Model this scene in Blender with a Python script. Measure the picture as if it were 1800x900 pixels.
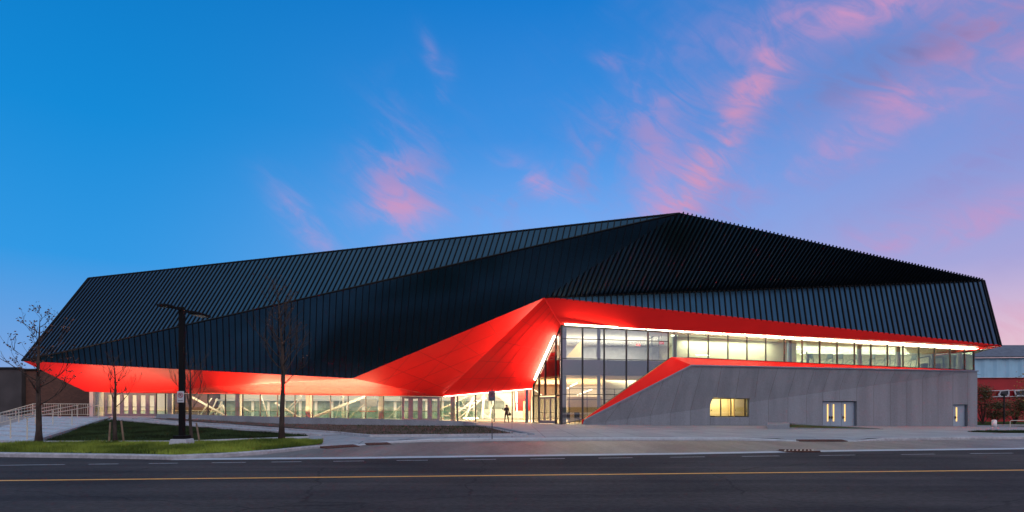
import bpy, bmesh, math, random
from mathutils import Vector, Matrix, noise
R = math.radians
random.seed(7)
for o in list(bpy.data.objects): bpy.data.objects.remove(o)
SC = bpy.context.scene
COL = SC.collection

# ------------------------------------------------------------------ camera
CAM = Vector((0, 0, 1.6))
cd = bpy.data.cameras.new("camera"); cam = bpy.data.objects.new("camera", cd); COL.objects.link(cam)
cam.location = CAM; cam.rotation_euler = (R(90), 0, 0)
cd.sensor_width = 36; cd.lens = 20.0; cd.shift_y = 265/1800
cd.clip_start = 0.1; cd.clip_end = 5000
SC.camera = cam
SC.render.engine = 'CYCLES'
SC.cycles.use_denoising = True
SC.cycles.max_bounces = 8; SC.cycles.diffuse_bounces = 3; SC.cycles.glossy_bounces = 3
SC.cycles.transparent_max_bounces = 16; SC.cycles.sample_clamp_indirect = 6
SC.cycles.caustics_reflective = False; SC.cycles.caustics_refractive = False
SC.view_settings.view_transform = 'Standard'; SC.view_settings.look = 'None'
SC.view_settings.exposure = 0; SC.view_settings.gamma = 1

# ------------------------------------------------------------------ node maths helper
class X:
    nt = None
    def __init__(s, v): s.v = v
    @staticmethod
    def w(a): return a.v if isinstance(a, X) else a
    @staticmethod
    def m(op, *a):
        n = X.nt.nodes.new('ShaderNodeMath'); n.operation = op
        for i, k in enumerate(a):
            k = X.w(k)
            if isinstance(k, (int, float)): n.inputs[i].default_value = k
            else: X.nt.links.new(k, n.inputs[i])
        return X(n.outputs[0])
    def __add__(a, b): return X.m('ADD', a, b)
    __radd__ = __add__
    def __sub__(a, b): return X.m('SUBTRACT', a, b)
    def __rsub__(a, b): return X.m('SUBTRACT', b, a)
    def __mul__(a, b): return X.m('MULTIPLY', a, b)
    __rmul__ = __mul__
    def __truediv__(a, b): return X.m('DIVIDE', a, b)
def sstep(x, a, b):
    n = X.nt.nodes.new('ShaderNodeMapRange'); n.interpolation_type = 'SMOOTHSTEP'
    X.nt.links.new(X.w(x), n.inputs[0]); n.inputs[1].default_value = a; n.inputs[2].default_value = b
    return X(n.outputs[0])
def mixc(f, a, b, bt='MIX'):
    n = X.nt.nodes.new('ShaderNodeMix'); n.data_type = 'RGBA'; n.blend_type = bt
    for i, k in ((0, f), (6, a), (7, b)):
        k = X.w(k)
        if isinstance(k, (int, float)): n.inputs[i].default_value = k
        elif isinstance(k, (tuple, list)): n.inputs[i].default_value = (*k[:3], 1)
        else: X.nt.links.new(k, n.inputs[i])
    return X(n.outputs[2])
def ramp(x, stops):
    n = X.nt.nodes.new('ShaderNodeValToRGB'); cr = n.color_ramp
    X.nt.links.new(X.w(x), n.inputs[0])
    while len(cr.elements) < len(stops): cr.elements.new(0.5)
    for e, (p, c) in zip(cr.elements, stops): e.position = p; e.color = (*c[:3], 1)
    return X(n.outputs[0])
def srgb(r, g, b):
    f = lambda c: (c/255/12.92) if c/255 <= .04045 else ((c/255+.055)/1.055)**2.4
    return (f(r), f(g), f(b))

# ------------------------------------------------------------------ world: dusk sky with pink wisps
SUN_EL, SUN_AZ = 12, 150           # afterglow behind the photographer, to the right
world = bpy.data.worlds.new("World"); SC.world = world; world.use_nodes = True
nt = world.node_tree; nt.nodes.clear(); X.nt = nt
out = nt.nodes.new('ShaderNodeOutputWorld'); bg = nt.nodes.new('ShaderNodeBackground')
nt.links.new(bg.outputs[0], out.inputs[0])
tc = nt.nodes.new('ShaderNodeTexCoord')
sep = nt.nodes.new('ShaderNodeSeparateXYZ'); nt.links.new(tc.outputs['Generated'], sep.inputs[0])
dx, dy, dz = X(sep.outputs[0]), X(sep.outputs[1]), X(sep.outputs[2])
hl = X.m('SQRT', dx*dx + dy*dy + 1e-6)
sinaz = dx/hl
az = X.m('ARCTAN2', dx, dy)*(180/math.pi)
el = X.m('ARCTAN2', dz, hl)*(180/math.pi)
e01 = X.m('MULTIPLY', el, 1/60)
left = ramp(e01, [(0.0, srgb(160,176,218)), (0.07, srgb(112,160,222)), (.20, srgb(42,150,226)), (.38, srgb(8,136,214)), (.62, srgb(0,116,194)), (.80, (.20,.36,.58)), (1.0, (.42,.50,.62))])
mid = ramp(e01, [(0.0, srgb(190,190,222)), (0.12, srgb(150,180,235)), (.30, srgb(112,168,240)), (.42, srgb(60,144,226)), (.60, srgb(16,122,208)), (.80, (.20,.36,.58)), (1.0, (.42,.50,.62))])
right = ramp(e01, [(0.0, srgb(245,200,196)), (0.10, srgb(222,190,212)), (.19, srgb(165,165,218)), (.34, srgb(128,152,218)), (.56, srgb(86,130,202)), (.80, (.22,.36,.58)), (1.0, (.42,.50,.62))])
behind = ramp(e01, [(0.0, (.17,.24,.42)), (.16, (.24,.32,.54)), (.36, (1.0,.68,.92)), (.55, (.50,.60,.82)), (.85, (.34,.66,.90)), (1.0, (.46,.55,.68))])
c = mixc(sstep(sinaz, -.62, .10), left, mid)
c = mixc(sstep(sinaz, 0.10, .66), c, right)
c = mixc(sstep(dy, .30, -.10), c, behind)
# clouds: noise on the sky direction, gathered into named banks by azimuth and elevation
def nz(scale, ox=0, sx=1, sy=1, rot=0, detail=6, rough=.55, dist=0.0):
    ca, sa = math.cos(R(rot)), math.sin(R(rot))
    u = (az*ca + el*sa)*sx; v = (el*ca - az*sa)*sy
    cb = nt.nodes.new('ShaderNodeCombineXYZ')
    nt.links.new(X.w(u+ox), cb.inputs[0]); nt.links.new(X.w(v), cb.inputs[1])
    n = nt.nodes.new('ShaderNodeTexNoise'); n.inputs['Scale'].default_value = scale
    n.inputs['Detail'].default_value = detail; n.inputs['Roughness'].default_value = rough
    n.inputs['Distortion'].default_value = dist
    nt.links.new(cb.outputs[0], n.inputs['Vector'])
    return X(n.outputs['Fac'])
n1 = nz(.22, 3.1, 1, .45, 62, dist=.8)       # steep wisps leaning right
n2 = nz(.16, 9.7, .5, 1.3, 20, dist=.5)      # long shallow bands
n3 = nz(.13, 21, 1, 1.2, 0, dist=.6)         # puffs
def bank(px, py, wx, wy, rot):
    """gaussian bank of cloud; px,py given as the bearing seen 1000 px/rad-ish"""
    a0 = math.degrees(math.atan((px-900)/1000)); e0 = math.degrees(math.atan((715-py)/math.hypot(1000, px-900)))
    ca, sa = math.cos(R(rot)), math.sin(R(rot))
    da = az - a0; de = el - e0
    u = (da*ca + de*sa)/wx; v = (de*ca - da*sa)/wy
    return X.m('EXPONENT', (u*u + v*v)*-1.0)
pink = srgb(206,150,196); rose = srgb(222,150,180); mauve = srgb(146,142,204); slate = srgb(86,112,172)
n4 = nz(.55, 5.5, 1, .30, 58, detail=8, rough=.6, dist=1.2)
wisp = sstep(n4, .34, .68)*.95 + .28
def lay(c, m, col, k): return mixc(X.m('MINIMUM', m*wisp*(k*.82), .85), c, col)
c = lay(c, (bank(1480,240,15,16,0)+bank(1150,330,10,8,0)*.6)*sstep(n2, .40, .66), mauve, .42)
c = lay(c, bank(1330,200,20,4.0,60)*sstep(n1, .36, .68), mauve, .85)
c = lay(c, bank(1335,130,10,1.5,58)*sstep(n1, .38, .66), pink, .9)
c = lay(c, bank(1240,290,7.5,1.8,50)*sstep(n1, .30, .60), rose, .95)
c = lay(c, bank(1160,300,6.5,2.6,98)*sstep(n3, .30, .62), pink, .8)
c = lay(c, bank(1090,270,8,3.5,25)*sstep(n3, .36, .62), mauve, .9)
c = lay(c, bank(700,345,3.4,3.6,0)*sstep(n3, .30, .58), pink, .85)
c = lay(c, bank(720,300,4.5,5,0)*sstep(n1, .36, .66), mauve, .7)
c = lay(c, bank(545,400,4.0,1.5,-45)*sstep(n1, .28, .62), pink, .5)
c = lay(c, bank(870,345,2.6,2.6,-60)*sstep(n3, .36, .60), mauve, .7)
c = lay(c, bank(945,318,3.6,1.0,-25)*sstep(n3, .3, .55), pink, .7)
c = lay(c, bank(700,370,3.5,.8,5)*sstep(n1, .3, .6), rose, .55)
c = lay(c, bank(755,92,1.6,.7,-60)*sstep(n3, .34, .6), mauve, .6)
c = lay(c, bank(775,165,2.0,.8,70)*sstep(n1, .34, .6), mauve, .6)
c = lay(c, bank(1070,105,1.4,.6,-20)*sstep(n1, .30, .6), rose, .45)
c = lay(c, bank(1560,2,11,1.6,-3)*sstep(n2, .26, .6), pink, .95)
c = lay(c, bank(1760,12,5,2.2,4)*sstep(n2, .2, .6), pink, .9)
c = lay(c, bank(1700,70,10,2.2,4)*sstep(n2, .2, .6), slate, .85)
c = lay(c, bank(1700,135,10,2.2,16)*sstep(n2, .3, .6), pink, .75)
c = lay(c, bank(1520,210,10,2.0,22)*sstep(n1, .3, .65), pink, .55)
c = lay(c, bank(1640,410,12,2.0,8)*sstep(n2, .34, .62), pink, .6)
c = lay(c, bank(1780,570,8,1.6,0)*sstep(n2, .25, .6), rose, .5)
c = lay(c, bank(1780,230,6,2.2,25)*sstep(n2, .3, .6), mauve, .7)
c = lay(c, sstep(az, 60, 100)*sstep(n2, .42, .65), pink, .5)
c = lay(c, sstep(az, -110, -150)*sstep(n2, .46, .66), mauve, .5)
sky = nt.nodes.new('ShaderNodeTexSky'); sky.sky_type = 'NISHITA'; sky.sun_disc = False
sky.sun_elevation = R(SUN_EL); sky.sun_rotation = R(SUN_AZ)
c = mixc(.003, c, X(sky.outputs[0]))
c = mixc(sstep(el, -2.0, .5), srgb(60,62,70), c)
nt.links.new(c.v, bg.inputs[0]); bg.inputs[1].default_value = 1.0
world.cycles.sampling_method = 'MANUAL'; world.cycles.sample_map_resolution = 512

sd = bpy.data.lights.new("sun", 'SUN'); sd.energy = .55; sd.angle = R(25); sd.color = (1, .82, .72)
sun = bpy.data.objects.new("sun", sd); COL.objects.link(sun)
v = Vector((math.sin(R(SUN_AZ))*math.cos(R(SUN_EL+16)), math.cos(R(SUN_AZ))*math.cos(R(SUN_EL+16)), math.sin(R(SUN_EL+16))))
sun.rotation_euler = v.to_track_quat('Z', 'Y').to_euler()

# ------------------------------------------------------------------ helpers
def P(x, y, Y): return CAM + Vector(((x-900)/1000, 1, (715-y)/1000))*Y
def G(x, y, z=0.0): return P(x, y, (1.6-z)*1000/(y-715))
def hit(x, y, a, b, c):
    n = (b-a).cross(c-a); r = Vector(((x-900)/1000, 1, (715-y)/1000))
    return CAM + r*(n.dot(a-CAM)/n.dot(r))
def lerp(a, b, t): return a + (b-a)*t

def material(name, col, rough=.6, metal=0.0, var=.12, vscale=3.0, bump=0.0, bscale=30.0, spec=.5, emit=None, estr=0, stretch=(1,1,1), col2=None, fine=0):
    m = bpy.data.materials.new(name); m.use_nodes = True; t = m.node_tree; X.nt = t
    b = t.nodes['Principled BSDF']
    tcn = t.nodes.new('ShaderNodeTexCoord'); mp = t.nodes.new('ShaderNodeMapping')
    mp.inputs['Scale'].default_value = stretch
    t.links.new(tcn.outputs['Object'], mp.inputs[0])
    n = t.nodes.new('ShaderNodeTexNoise'); n.inputs['Scale'].default_value = vscale; n.inputs['Detail'].default_value = 6
    t.links.new(mp.outputs[0], n.inputs['Vector'])
    lo = tuple(k*(1-var) for k in col); hi = tuple(min(1, k*(1+var)) for k in (col2 or col))
    f = sstep(X(n.outputs['Fac']), .3, .7)
    if fine:
        n2_ = t.nodes.new('ShaderNodeTexNoise'); n2_.inputs['Scale'].default_value = fine; n2_.inputs['Detail'].default_value = 3
        t.links.new(tcn.outputs['Object'], n2_.inputs['Vector'])
        f = f*.5 + sstep(X(n2_.outputs['Fac']), .3, .7)*.5
    cc = mixc(f, lo, hi); t.links.new(cc.v, b.inputs['Base Color'])
    b.inputs['Roughness'].default_value = rough; b.inputs['Metallic'].default_value = metal
    b.inputs['Specular IOR Level'].default_value = spec
    if bump:
        nb = t.nodes.new('ShaderNodeTexNoise'); nb.inputs['Scale'].default_value = bscale; nb.inputs['Detail'].default_value = 4
        t.links.new(mp.outputs[0], nb.inputs['Vector'])
        bp = t.nodes.new('ShaderNodeBump'); bp.inputs['Strength'].default_value = bump; bp.inputs['Distance'].default_value = .02
        t.links.new(nb.outputs['Fac'], bp.inputs['Height']); t.links.new(bp.outputs[0], b.inputs['Normal'])
    if emit:
        b.inputs['Emission Color'].default_value = (*emit, 1); b.inputs['Emission Strength'].default_value = estr
    return m
def glass_mat(name, tint, refl, rough=0.0):
    m = bpy.data.materials.new(name); m.use_nodes = True; t = m.node_tree; t.nodes.clear()
    o = t.nodes.new('ShaderNodeOutputMaterial'); mx = t.nodes.new('ShaderNodeMixShader')
    tr = t.nodes.new('ShaderNodeBsdfTransparent'); gl = t.nodes.new('ShaderNodeBsdfGlossy')
    gl.inputs['Roughness'].default_value = rough; tr.inputs[0].default_value = (*tint, 1)
    fr = t.nodes.new('ShaderNodeLayerWeight'); fr.inputs[0].default_value = .35
    X.nt = t; f = X(fr.outputs['Fresnel'])*.7 + refl
    t.links.new(f.v, mx.inputs[0]); t.links.new(tr.outputs[0], mx.inputs[1]); t.links.new(gl.outputs[0], mx.inputs[2])
    t.links.new(mx.outputs[0], o.inputs[0]); return m

M = {}
M['metal'] = material('black_seam_metal', (.031,.078,.124), .19, .9, .08, .5, .05, 1.5, .3)
M['rib'] = material('seam_edge', (.007,.008,.010), .6, 0, .1, 2, spec=.2)
M['red'] = material('red_panel', (.86,.016,.013), .42, 0, .03, .7, spec=.2)
M['redjoint'] = material('panel_joint', (.45,.010,.010), .7, 0, .05, 1)
M['concrete'] = material('board_concrete', (.235,.26,.28), .8, 0, .24, .9, .25, 9, .3, stretch=(1,1,.09), fine=14)
M['cjoint'] = material('concrete_joint', (.10,.10,.10), .9)
M['coping'] = material('blue_grey_coping', (.22,.27,.32), .4, .3, .05, 1)
M['frame'] = material('dark_mullion', (.022,.026,.03), .55, 0)
M['framel'] = material('grey_aluminium', (.24,.25,.26), .75, 0)
M['white'] = material('white_paint', (.80,.79,.74), .6, 0, .03, .4)
M['cream'] = material('cream_wall', (.70,.67,.54), .7, 0, .05, .3)
M['tan'] = material('tan_wall', (.62,.48,.26), .7, 0, .07, .3)
M['teal'] = material('teal_tinted_band', (.22,.30,.28), .35, 0, .35, .9)
M['steel'] = material('white_steel', (.44,.45,.44), .5, 0, .03, 1)
M['column'] = material('blue_grey_column', (.20,.27,.36), .5, 0, .05, 1)
M['colw'] = material('pale_column', (.62,.60,.52), .6, 0, .05, 1)
M['floor'] = material('polished_floor', (.42,.38,.32), .25, 0, .08, .5)
M['spandrel'] = material('spandrel_panel', (.022,.028,.045), .35, 0, .1, .4)
M['led'] = material('led_tube', (.9,.9,.85), .5, emit=(1,.88,.68), estr=12)
M['ledi'] = material('ceiling_tube', (.9,.9,.85), .5, emit=(1,.93,.78), estr=7)
M['amber'] = material('lit_vision_panel', (.8,.55,.2), .4, emit=(1,.60,.16), estr=1.3)
M['asphalt'] = material('asphalt', (.050,.044,.043), .85, 0, .22, .35, .5, 55, .12, stretch=(.35,1,1), col2=(.064,.057,.057), fine=9)
M['paver'] = material('layby_paving', (.17,.14,.11), .50, 0, .35, .9, .6, 30, .45, stretch=(1,.18,1), col2=(.185,.165,.14), fine=6)
M['walk'] = material('sidewalk_concrete', (.33,.345,.355), .7, 0, .12, .5, .2, 30, .4, fine=5)
M['kerb'] = material('kerb_concrete', (.47,.50,.52), .65, 0, .15, 1.3, .2, 20, .4, fine=8)
M['kerb2'] = material('weathered_kerb', (.40,.40,.41), .75, 0, .3, 1.2, .2, 20, .4, fine=8)
M['yellow'] = material('yellow_paint', (.80,.36,.05), .6, 0, .18, 3, fine=20)
M['wpaint'] = material('worn_white_paint', (.42,.42,.42), .6, 0, .35, 4, fine=20)
M['soil'] = material('mulch', (.10,.066,.052), .95, 0, .5, 2.5, .8, 20, .2)
M['turf'] = material('turf', (.035,.060,.010), .95, 0, .4, 2.0, .6, 20, .2)
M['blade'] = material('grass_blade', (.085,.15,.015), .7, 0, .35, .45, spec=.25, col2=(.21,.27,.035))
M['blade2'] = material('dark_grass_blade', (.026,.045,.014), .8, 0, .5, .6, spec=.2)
M['bark'] = material('bark', (.062,.046,.037), .9, 0, .35, 8, .6, 30, .2, stretch=(1,1,.3))
M['leaf'] = material('dry_leaf', (.11,.05,.03), .8, 0, .5, 5)
M['leafy'] = material('yellow_leaf', (.38,.24,.07), .8, 0, .5, 5)
M['stake'] = material('wooden_stake', (.24,.17,.11), .85, 0, .2, 6)
M['bronze'] = material('bronze_pole', (.006,.006,.006), .7, 0, .1, 2, spec=.15)
M['lens'] = material('unlit_lamp_lens', (.50,.50,.45), .3)
M['brick'] = None
M['galv'] = material('galvanised_rail', (.62,.57,.44), .4, .1, .05, 2)
M['sign'] = material('sign_face', (.55,.58,.60), .5, 0, .06, 5)
M['signd'] = material('sign_back', (.12,.15,.20), .5, .3, .06, 5)
M['signr'] = material('sign_red', (.40,.03,.04), .5)
M['black'] = material('black_cloth', (.010,.010,.011), .85, 0, .2, 8)
M['skin'] = material('skin', (.30,.18,.12), .6, 0, .05, 5)
M['navy'] = material('mauve_sports_shirt', (.16,.12,.16), .8)
M['rust'] = material('rusty_iron', (.10,.04,.028), .85, 0, .4, 12, .4, 60)
M['iron'] = material('dark_iron', (.02,.02,.02), .7)
M['door'] = material('grey_blue_door', (.30,.38,.44), .5, 0, .06, .7)
M['exitred'] = material('exit_sign_red', (.7,.03,.03), .5, emit=(1,.08,.05), estr=.7)
M['exitw'] = material('exit_letters', (.9,.9,.9), .5, emit=(1,.9,.9), estr=.8)
M['shingle'] = material('slate_roof', (.11,.12,.14), .8, 0, .3, 2.5, .3, 8)
M['bluewall'] = material('pale_blue_cladding', (.34,.62,.78), .5, 0, .06, .5)
M['redwall'] = material('dark_red_wall', (.42,.012,.018), .6, 0, .1, .6)
M['wood'] = material('wood_panel', (.42,.24,.10), .5, 0, .2, 2, stretch=(4,4,.5))
M['eq'] = material('gym_machine_grey', (.045,.07,.075), .5, 0, .1, 3)
M['shrub'] = material('shrub_leaf', (.11,.10,.035), .8, 0, .5, 2)
M['shruby'] = material('autumn_leaf', (.28,.15,.03), .8, 0, .5, 2)
M['banner'] = material('red_banner', (.75,.06,.05), .6)
M['shade'] = material('window_shade', (.70,.58,.34), .8, 0, .05, 1)
M['darkglass'] = material('dark_window_glass', (.03,.03,.04), .1)
M['glass'] = glass_mat('clear_glazing', (.93,.95,.93), .05)
M['glassd'] = glass_mat('coated_glazing', (.86,.87,.86), .22)
M['glassc'] = glass_mat('entrance_glazing', (.92,.92,.88), .05)
M['glassg'] = glass_mat('green_glazing', (.84,.90,.80), .07)
M['rail_glass'] = glass_mat('railing_glass', (.80,.92,.86), .10)
def wear_asphalt():
    m = M['asphalt']; t = m.node_tree; X.nt = t; b = t.nodes['Principled BSDF']; src = X(b.inputs['Base Color'].links[0].from_socket)
    tcn = t.nodes.new('ShaderNodeTexCoord'); mp = t.nodes.new('ShaderNodeMapping'); mp.inputs['Rotation'].default_value = (0,0,R(-6)); mp.inputs['Scale'].default_value = (.03,.55,1)
    t.links.new(tcn.outputs['Object'], mp.inputs[0]); n = t.nodes.new('ShaderNodeTexNoise'); n.inputs['Scale'].default_value = 1.6; n.inputs['Detail'].default_value = 5
    t.links.new(mp.outputs[0], n.inputs['Vector'])
    c1 = mixc(sstep(X(n.outputs['Fac']), .35, .65), (.74,.74,.76), (1.22,1.20,1.16))
    nd = t.nodes.new('ShaderNodeTexNoise'); nd.inputs['Scale'].default_value = .8; nd.inputs['Detail'].default_value = 4; t.links.new(tcn.outputs['Object'], nd.inputs['Vector'])
    vm = t.nodes.new('ShaderNodeVectorMath'); vm.operation = 'MULTIPLY_ADD'; vm.inputs[1].default_value = (.9,.9,0)
    t.links.new(nd.outputs['Color'], vm.inputs[0]); t.links.new(tcn.outputs['Object'], vm.inputs[2])
    vo = t.nodes.new('ShaderNodeTexVoronoi'); vo.feature = 'DISTANCE_TO_EDGE'; vo.inputs['Scale'].default_value = .16; t.links.new(vm.outputs[0], vo.inputs['Vector'])
    c2 = mixc(sstep(X(vo.outputs['Distance']), .0015, .005), (.66,.66,.66), (1,1,1))
    n3_ = t.nodes.new('ShaderNodeTexNoise'); n3_.inputs['Scale'].default_value = .22; n3_.inputs['Detail'].default_value = 5; t.links.new(tcn.outputs['Object'], n3_.inputs['Vector'])
    c3 = mixc(sstep(X(n3_.outputs['Fac']), .42, .60), (.80,.80,.82), (1.1,1.08,1.06))
    cc = mixc(1.0, mixc(1.0, mixc(1.0, src, c1, 'MULTIPLY'), c2, 'MULTIPLY'), c3, 'MULTIPLY'); t.links.new(cc.v, b.inputs['Base Color'])
wear_asphalt()
# brick
def brick():
    m = bpy.data.materials.new('brown_brick'); m.use_nodes = True; t = m.node_tree; X.nt = t
    b = t.nodes['Principled BSDF']; tcn = t.nodes.new('ShaderNodeTexCoord'); mp = t.nodes.new('ShaderNodeMapping')
    mp.inputs['Rotation'].default_value = (R(90), 0, 0)
    br = t.nodes.new('ShaderNodeTexBrick'); br.inputs['Scale'].default_value = 1.6
    br.inputs['Color1'].default_value = (.16,.070,.045,1); br.inputs['Color2'].default_value = (.115,.050,.034,1)
    br.inputs['Mortar'].default_value = (.09,.06,.048,1); br.inputs['Mortar Size'].default_value = .015
    t.links.new(tcn.outputs['Object'], mp.inputs[0]); t.links.new(mp.outputs[0], br.inputs['Vector'])
    t.links.new(br.outputs[0], b.inputs['Base Color']); b.inputs['Roughness'].default_value = .85
    return m
M['brick'] = brick()
M['greywall'] = material('dark_render_wall', (.075,.066,.066), .9, 0, .2, .4)

class MB:
    def __init__(s): s.v = []; s.f = []
    def poly(s, pts):
        n = len(s.v); s.v += [tuple(p) for p in pts]; s.f.append(list(range(n, n+len(pts)))); return s
    def hexa(s, b, t):
        """prism between two matching loops b and t"""
        n = len(s.v); k = len(b); s.v += [tuple(p) for p in b] + [tuple(p) for p in t]
        s.f.append(list(range(n+k-1, n-1, -1))); s.f.append(list(range(n+k, n+2*k)))
        for i in range(k):
            j = (i+1) % k; s.f.append([n+i, n+j, n+k+j, n+k+i])
        return s
    def box(s, c, sz, rz=0):
        c = Vector(c); h = Vector(sz)/2; m = Matrix.Rotation(rz, 3, 'Z')
        q = [(-1,-1),(1,-1),(1,1),(-1,1)]
        return s.hexa([c+m@Vector((a*h.x, b*h.y, -h.z)) for a, b in q], [c+m@Vector((a*h.x, b*h.y, h.z)) for a, b in q])
    def bar(s, a, b, w, d, up=(0,0,1), off=0.0):
        """rectangular bar from a to b; w across, d along 'up'"""
        a = Vector(a); b = Vector(b); x = (b-a).normalized(); u = Vector(up)
        u = (u - x*u.dot(x))
        if u.length < 1e-5: u = Vector((0,1,0)) - x*x.y
        u.normalize(); y = x.cross(u)
        l = [y*(-w/2)+u*(off-d/2), y*(w/2)+u*(off-d/2), y*(w/2)+u*(off+d/2), y*(-w/2)+u*(off+d/2)]
        return s.hexa([a+k for k in l], [b+k for k in l])
    def tube(s, pts, rs, k=8):
        pts = [Vector(p) for p in pts]
        if not isinstance(rs, (list, tuple)): rs = [rs]*len(pts)
        n0 = len(s.v); ref = Vector((.31,.17,.93))
        for i, p in enumerate(pts):
            d = (pts[min(i+1, len(pts)-1)] - pts[max(i-1, 0)]).normalized()
            a = d.cross(ref)
            if a.length < .1: a = d.cross(Vector((1,0,0)))
            a.normalize(); b = d.cross(a)
            for j in range(k):
                t = 2*math.pi*j/k; s.v.append(tuple(p + (a*math.cos(t)+b*math.sin(t))*rs[i]))
        for i in range(len(pts)-1):
            for j in range(k):
                q = (j+1) % k; s.f.append([n0+i*k+j, n0+i*k+q, n0+(i+1)*k+q, n0+(i+1)*k+j])
        s.f.append([n0+j for j in range(k)][::-1]); s.f.append([n0+(len(pts)-1)*k+j for j in range(k)])
        return s
    def cyl(s, c, r, h, k=16, r2=None):
        c = Vector(c); return s.tube([c, c+Vector((0,0,h))], [r, r if r2 is None else r2], k)
    def build(s, name, mat, parent=None, smooth=False, bevel=0):
        me = bpy.data.meshes.new(name); me.from_pydata(s.v, [], s.f); me.materials.append(mat)
        bm = bmesh.new(); bm.from_mesh(me); bmesh.ops.recalc_face_normals(bm, faces=bm.faces); bm.to_mesh(me); bm.free()
        if smooth:
            for p in me.polygons: p.use_smooth = True
        o = bpy.data.objects.new(name, me); COL.objects.link(o)
        if parent is not None:
            o.parent = parent
            o.matrix_parent_inverse = wm(parent).inverted()
        if bevel:
            bv = o.modifiers.new('bevel', 'BEVEL'); bv.width = bevel; bv.segments = 2; bv.limit_method = 'ANGLE'
        return o
def absorb(o, sub):
    """surface pattern joins the mesh of the part it lies on"""
    mats = list(o.data.materials); sm = sub.data.materials[0]
    if sm.name not in [k.name for k in mats]: o.data.materials.append(sm)
    idx = [k.name for k in o.data.materials].index(sm.name)
    bm = bmesh.new(); bm.from_mesh(o.data); n0 = len(bm.faces); bm.from_mesh(sub.data); bm.faces.ensure_lookup_table()
    for f in bm.faces[n0:]: f.material_index = idx
    bm.to_mesh(o.data); bm.free(); bpy.data.objects.remove(sub)
def wm(o):
    m = Matrix.LocRotScale(o.location, o.rotation_euler, o.scale)
    return wm(o.parent) @ o.matrix_parent_inverse @ m if o.parent else m
def empty(name, label, cat, loc, group=None):
    o = bpy.data.objects.new(name, None); COL.objects.link(o); o.location = loc
    o['label'] = label; o['category'] = cat
    if group: o['group'] = group
    return o
def tag(o, label, cat, group=None):
    o['label'] = label; o['category'] = cat
    if group: o['group'] = group
    return o
def struct(o, kind='structure'): o['kind'] = kind; return o
def copy_tree(o, parent=None):
    c_ = o.copy(); COL.objects.link(c_)
    if parent: c_.parent = parent
    for ch in [k for k in o.children]: copy_tree(ch, c_)
    return c_

# ------------------------------------------------------------------ terrain
def H(x, y):
    """walking surface height away from the street"""
    t = min(1, max(0, (y-28)/22))
    zb = .08 - .0115*max(0, x-1)
    return .13*(1-t) + zb*t

def grid(x0, x1, y0, y1, nx, ny, fz):
    m = MB(); n = 0
    for j in range(ny+1):
        for i in range(nx+1):
            x = lerp(x0, x1, i/nx); y = lerp(y0, y1, j/ny); m.v.append((x, y, fz(x, y)))
    for j in range(ny):
        for i in range(nx):
            a = j*(nx+1)+i; m.f.append([a, a+1, a+nx+2, a+nx+1])
    return m
g = grid(-1500, 1500, -1500, 1500, 60, 60, lambda x, y: -.9 if y > 10 else -.06)
struct(g.build('ground', M['turf']))
# road: one sheet from behind the camera to the kerbs
struct(MB().poly([(-150,-14,0), (150,-14,0), (150,34,0), (-150,34,0)]).build('road', M['asphalt']))
road_far_walk = MB(); road_far_walk.hexa([(-150,-30,-.05),(150,-30,-.05),(150,-3,-.05),(-150,-3,-.05)], [(-150,-30,.13),(150,-30,.13),(150,-3,.13),(-150,-3,.13)])
struct(road_far_walk.build('near_sidewalk', M['walk']))
def line(p1, p2, ext0=-3, ext1=3):
    a, b = G(*p1), G(*p2); return lambda t: lerp(a, b, t)
def strip(f, t0, t1, w, z, mat, name):
    a, b = f(t0), f(t1); d = (b-a).normalized(); n = Vector((-d.y, d.x, 0))*w/2
    zz = Vector((0,0,z)); m = MB().poly([a-n+zz, b-n+zz, b+n+zz, a+n+zz]); return m.build(name, mat)
def at0(f): return lambda t: Vector((f(t).x, f(t).y, 0))
yl = at0(line((0,845), (1800,826.5)))
struct(strip(yl, -1.5, 2.5, .17, .004, M['yellow'], 'yellow_centre_line'))
dl = at0(line((50,817.5), (1745,797)))
L = (dl(1)-dl(0)).length
dm = MB()
d = (dl(1)-dl(0)).normalized(); nn = Vector((-d.y, d.x, 0))*.045
# dashes measured along the line of the cycle lane
dash_px = [(-60,114),(156,208),(262,313),(372,432),(477,530),(586,640),(697,752),(816,872),(932,993),(1052,1112),(1178,1239),(1304,1370),(1440,1503),(1584,1643),(1705,1780),(1850,1920),(2000,2080)]
Yd = lambda x: None
for a, b in dash_px:
    pts = []
    for x in (a, b):
        k = (x-900)/1000; p0, p1 = dl(0), dl(1)
        t = (k*p0.y - p0.x)/((p1.x-p0.x) - k*(p1.y-p0.y)); pts.append(lerp(p0, p1, t))
    z = Vector((0,0,.004)); dm.poly([pts[0]-nn+z, pts[1]-nn+z, pts[1]+nn+z, pts[0]+nn+z])
struct(dm.build('cycle_lane_dashes', M['wpaint']))

# kerb geometry (all at road level, photographed points)
gut = [G(300,809), G(600,807), G(900,803), G(1200,799), G(1500,793.5), G(1800,790), G(1800,790)+Vector((60,9,0))]
m = MB()
for a, b in zip(gut, gut[1:]):
    w = Vector((0,.62,0)); z = Vector((0,0,.006)); m.poly([a+z, b+z, b+w+z, a+w+z])
struct(m.build('gutter', M['kerb']))
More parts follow.
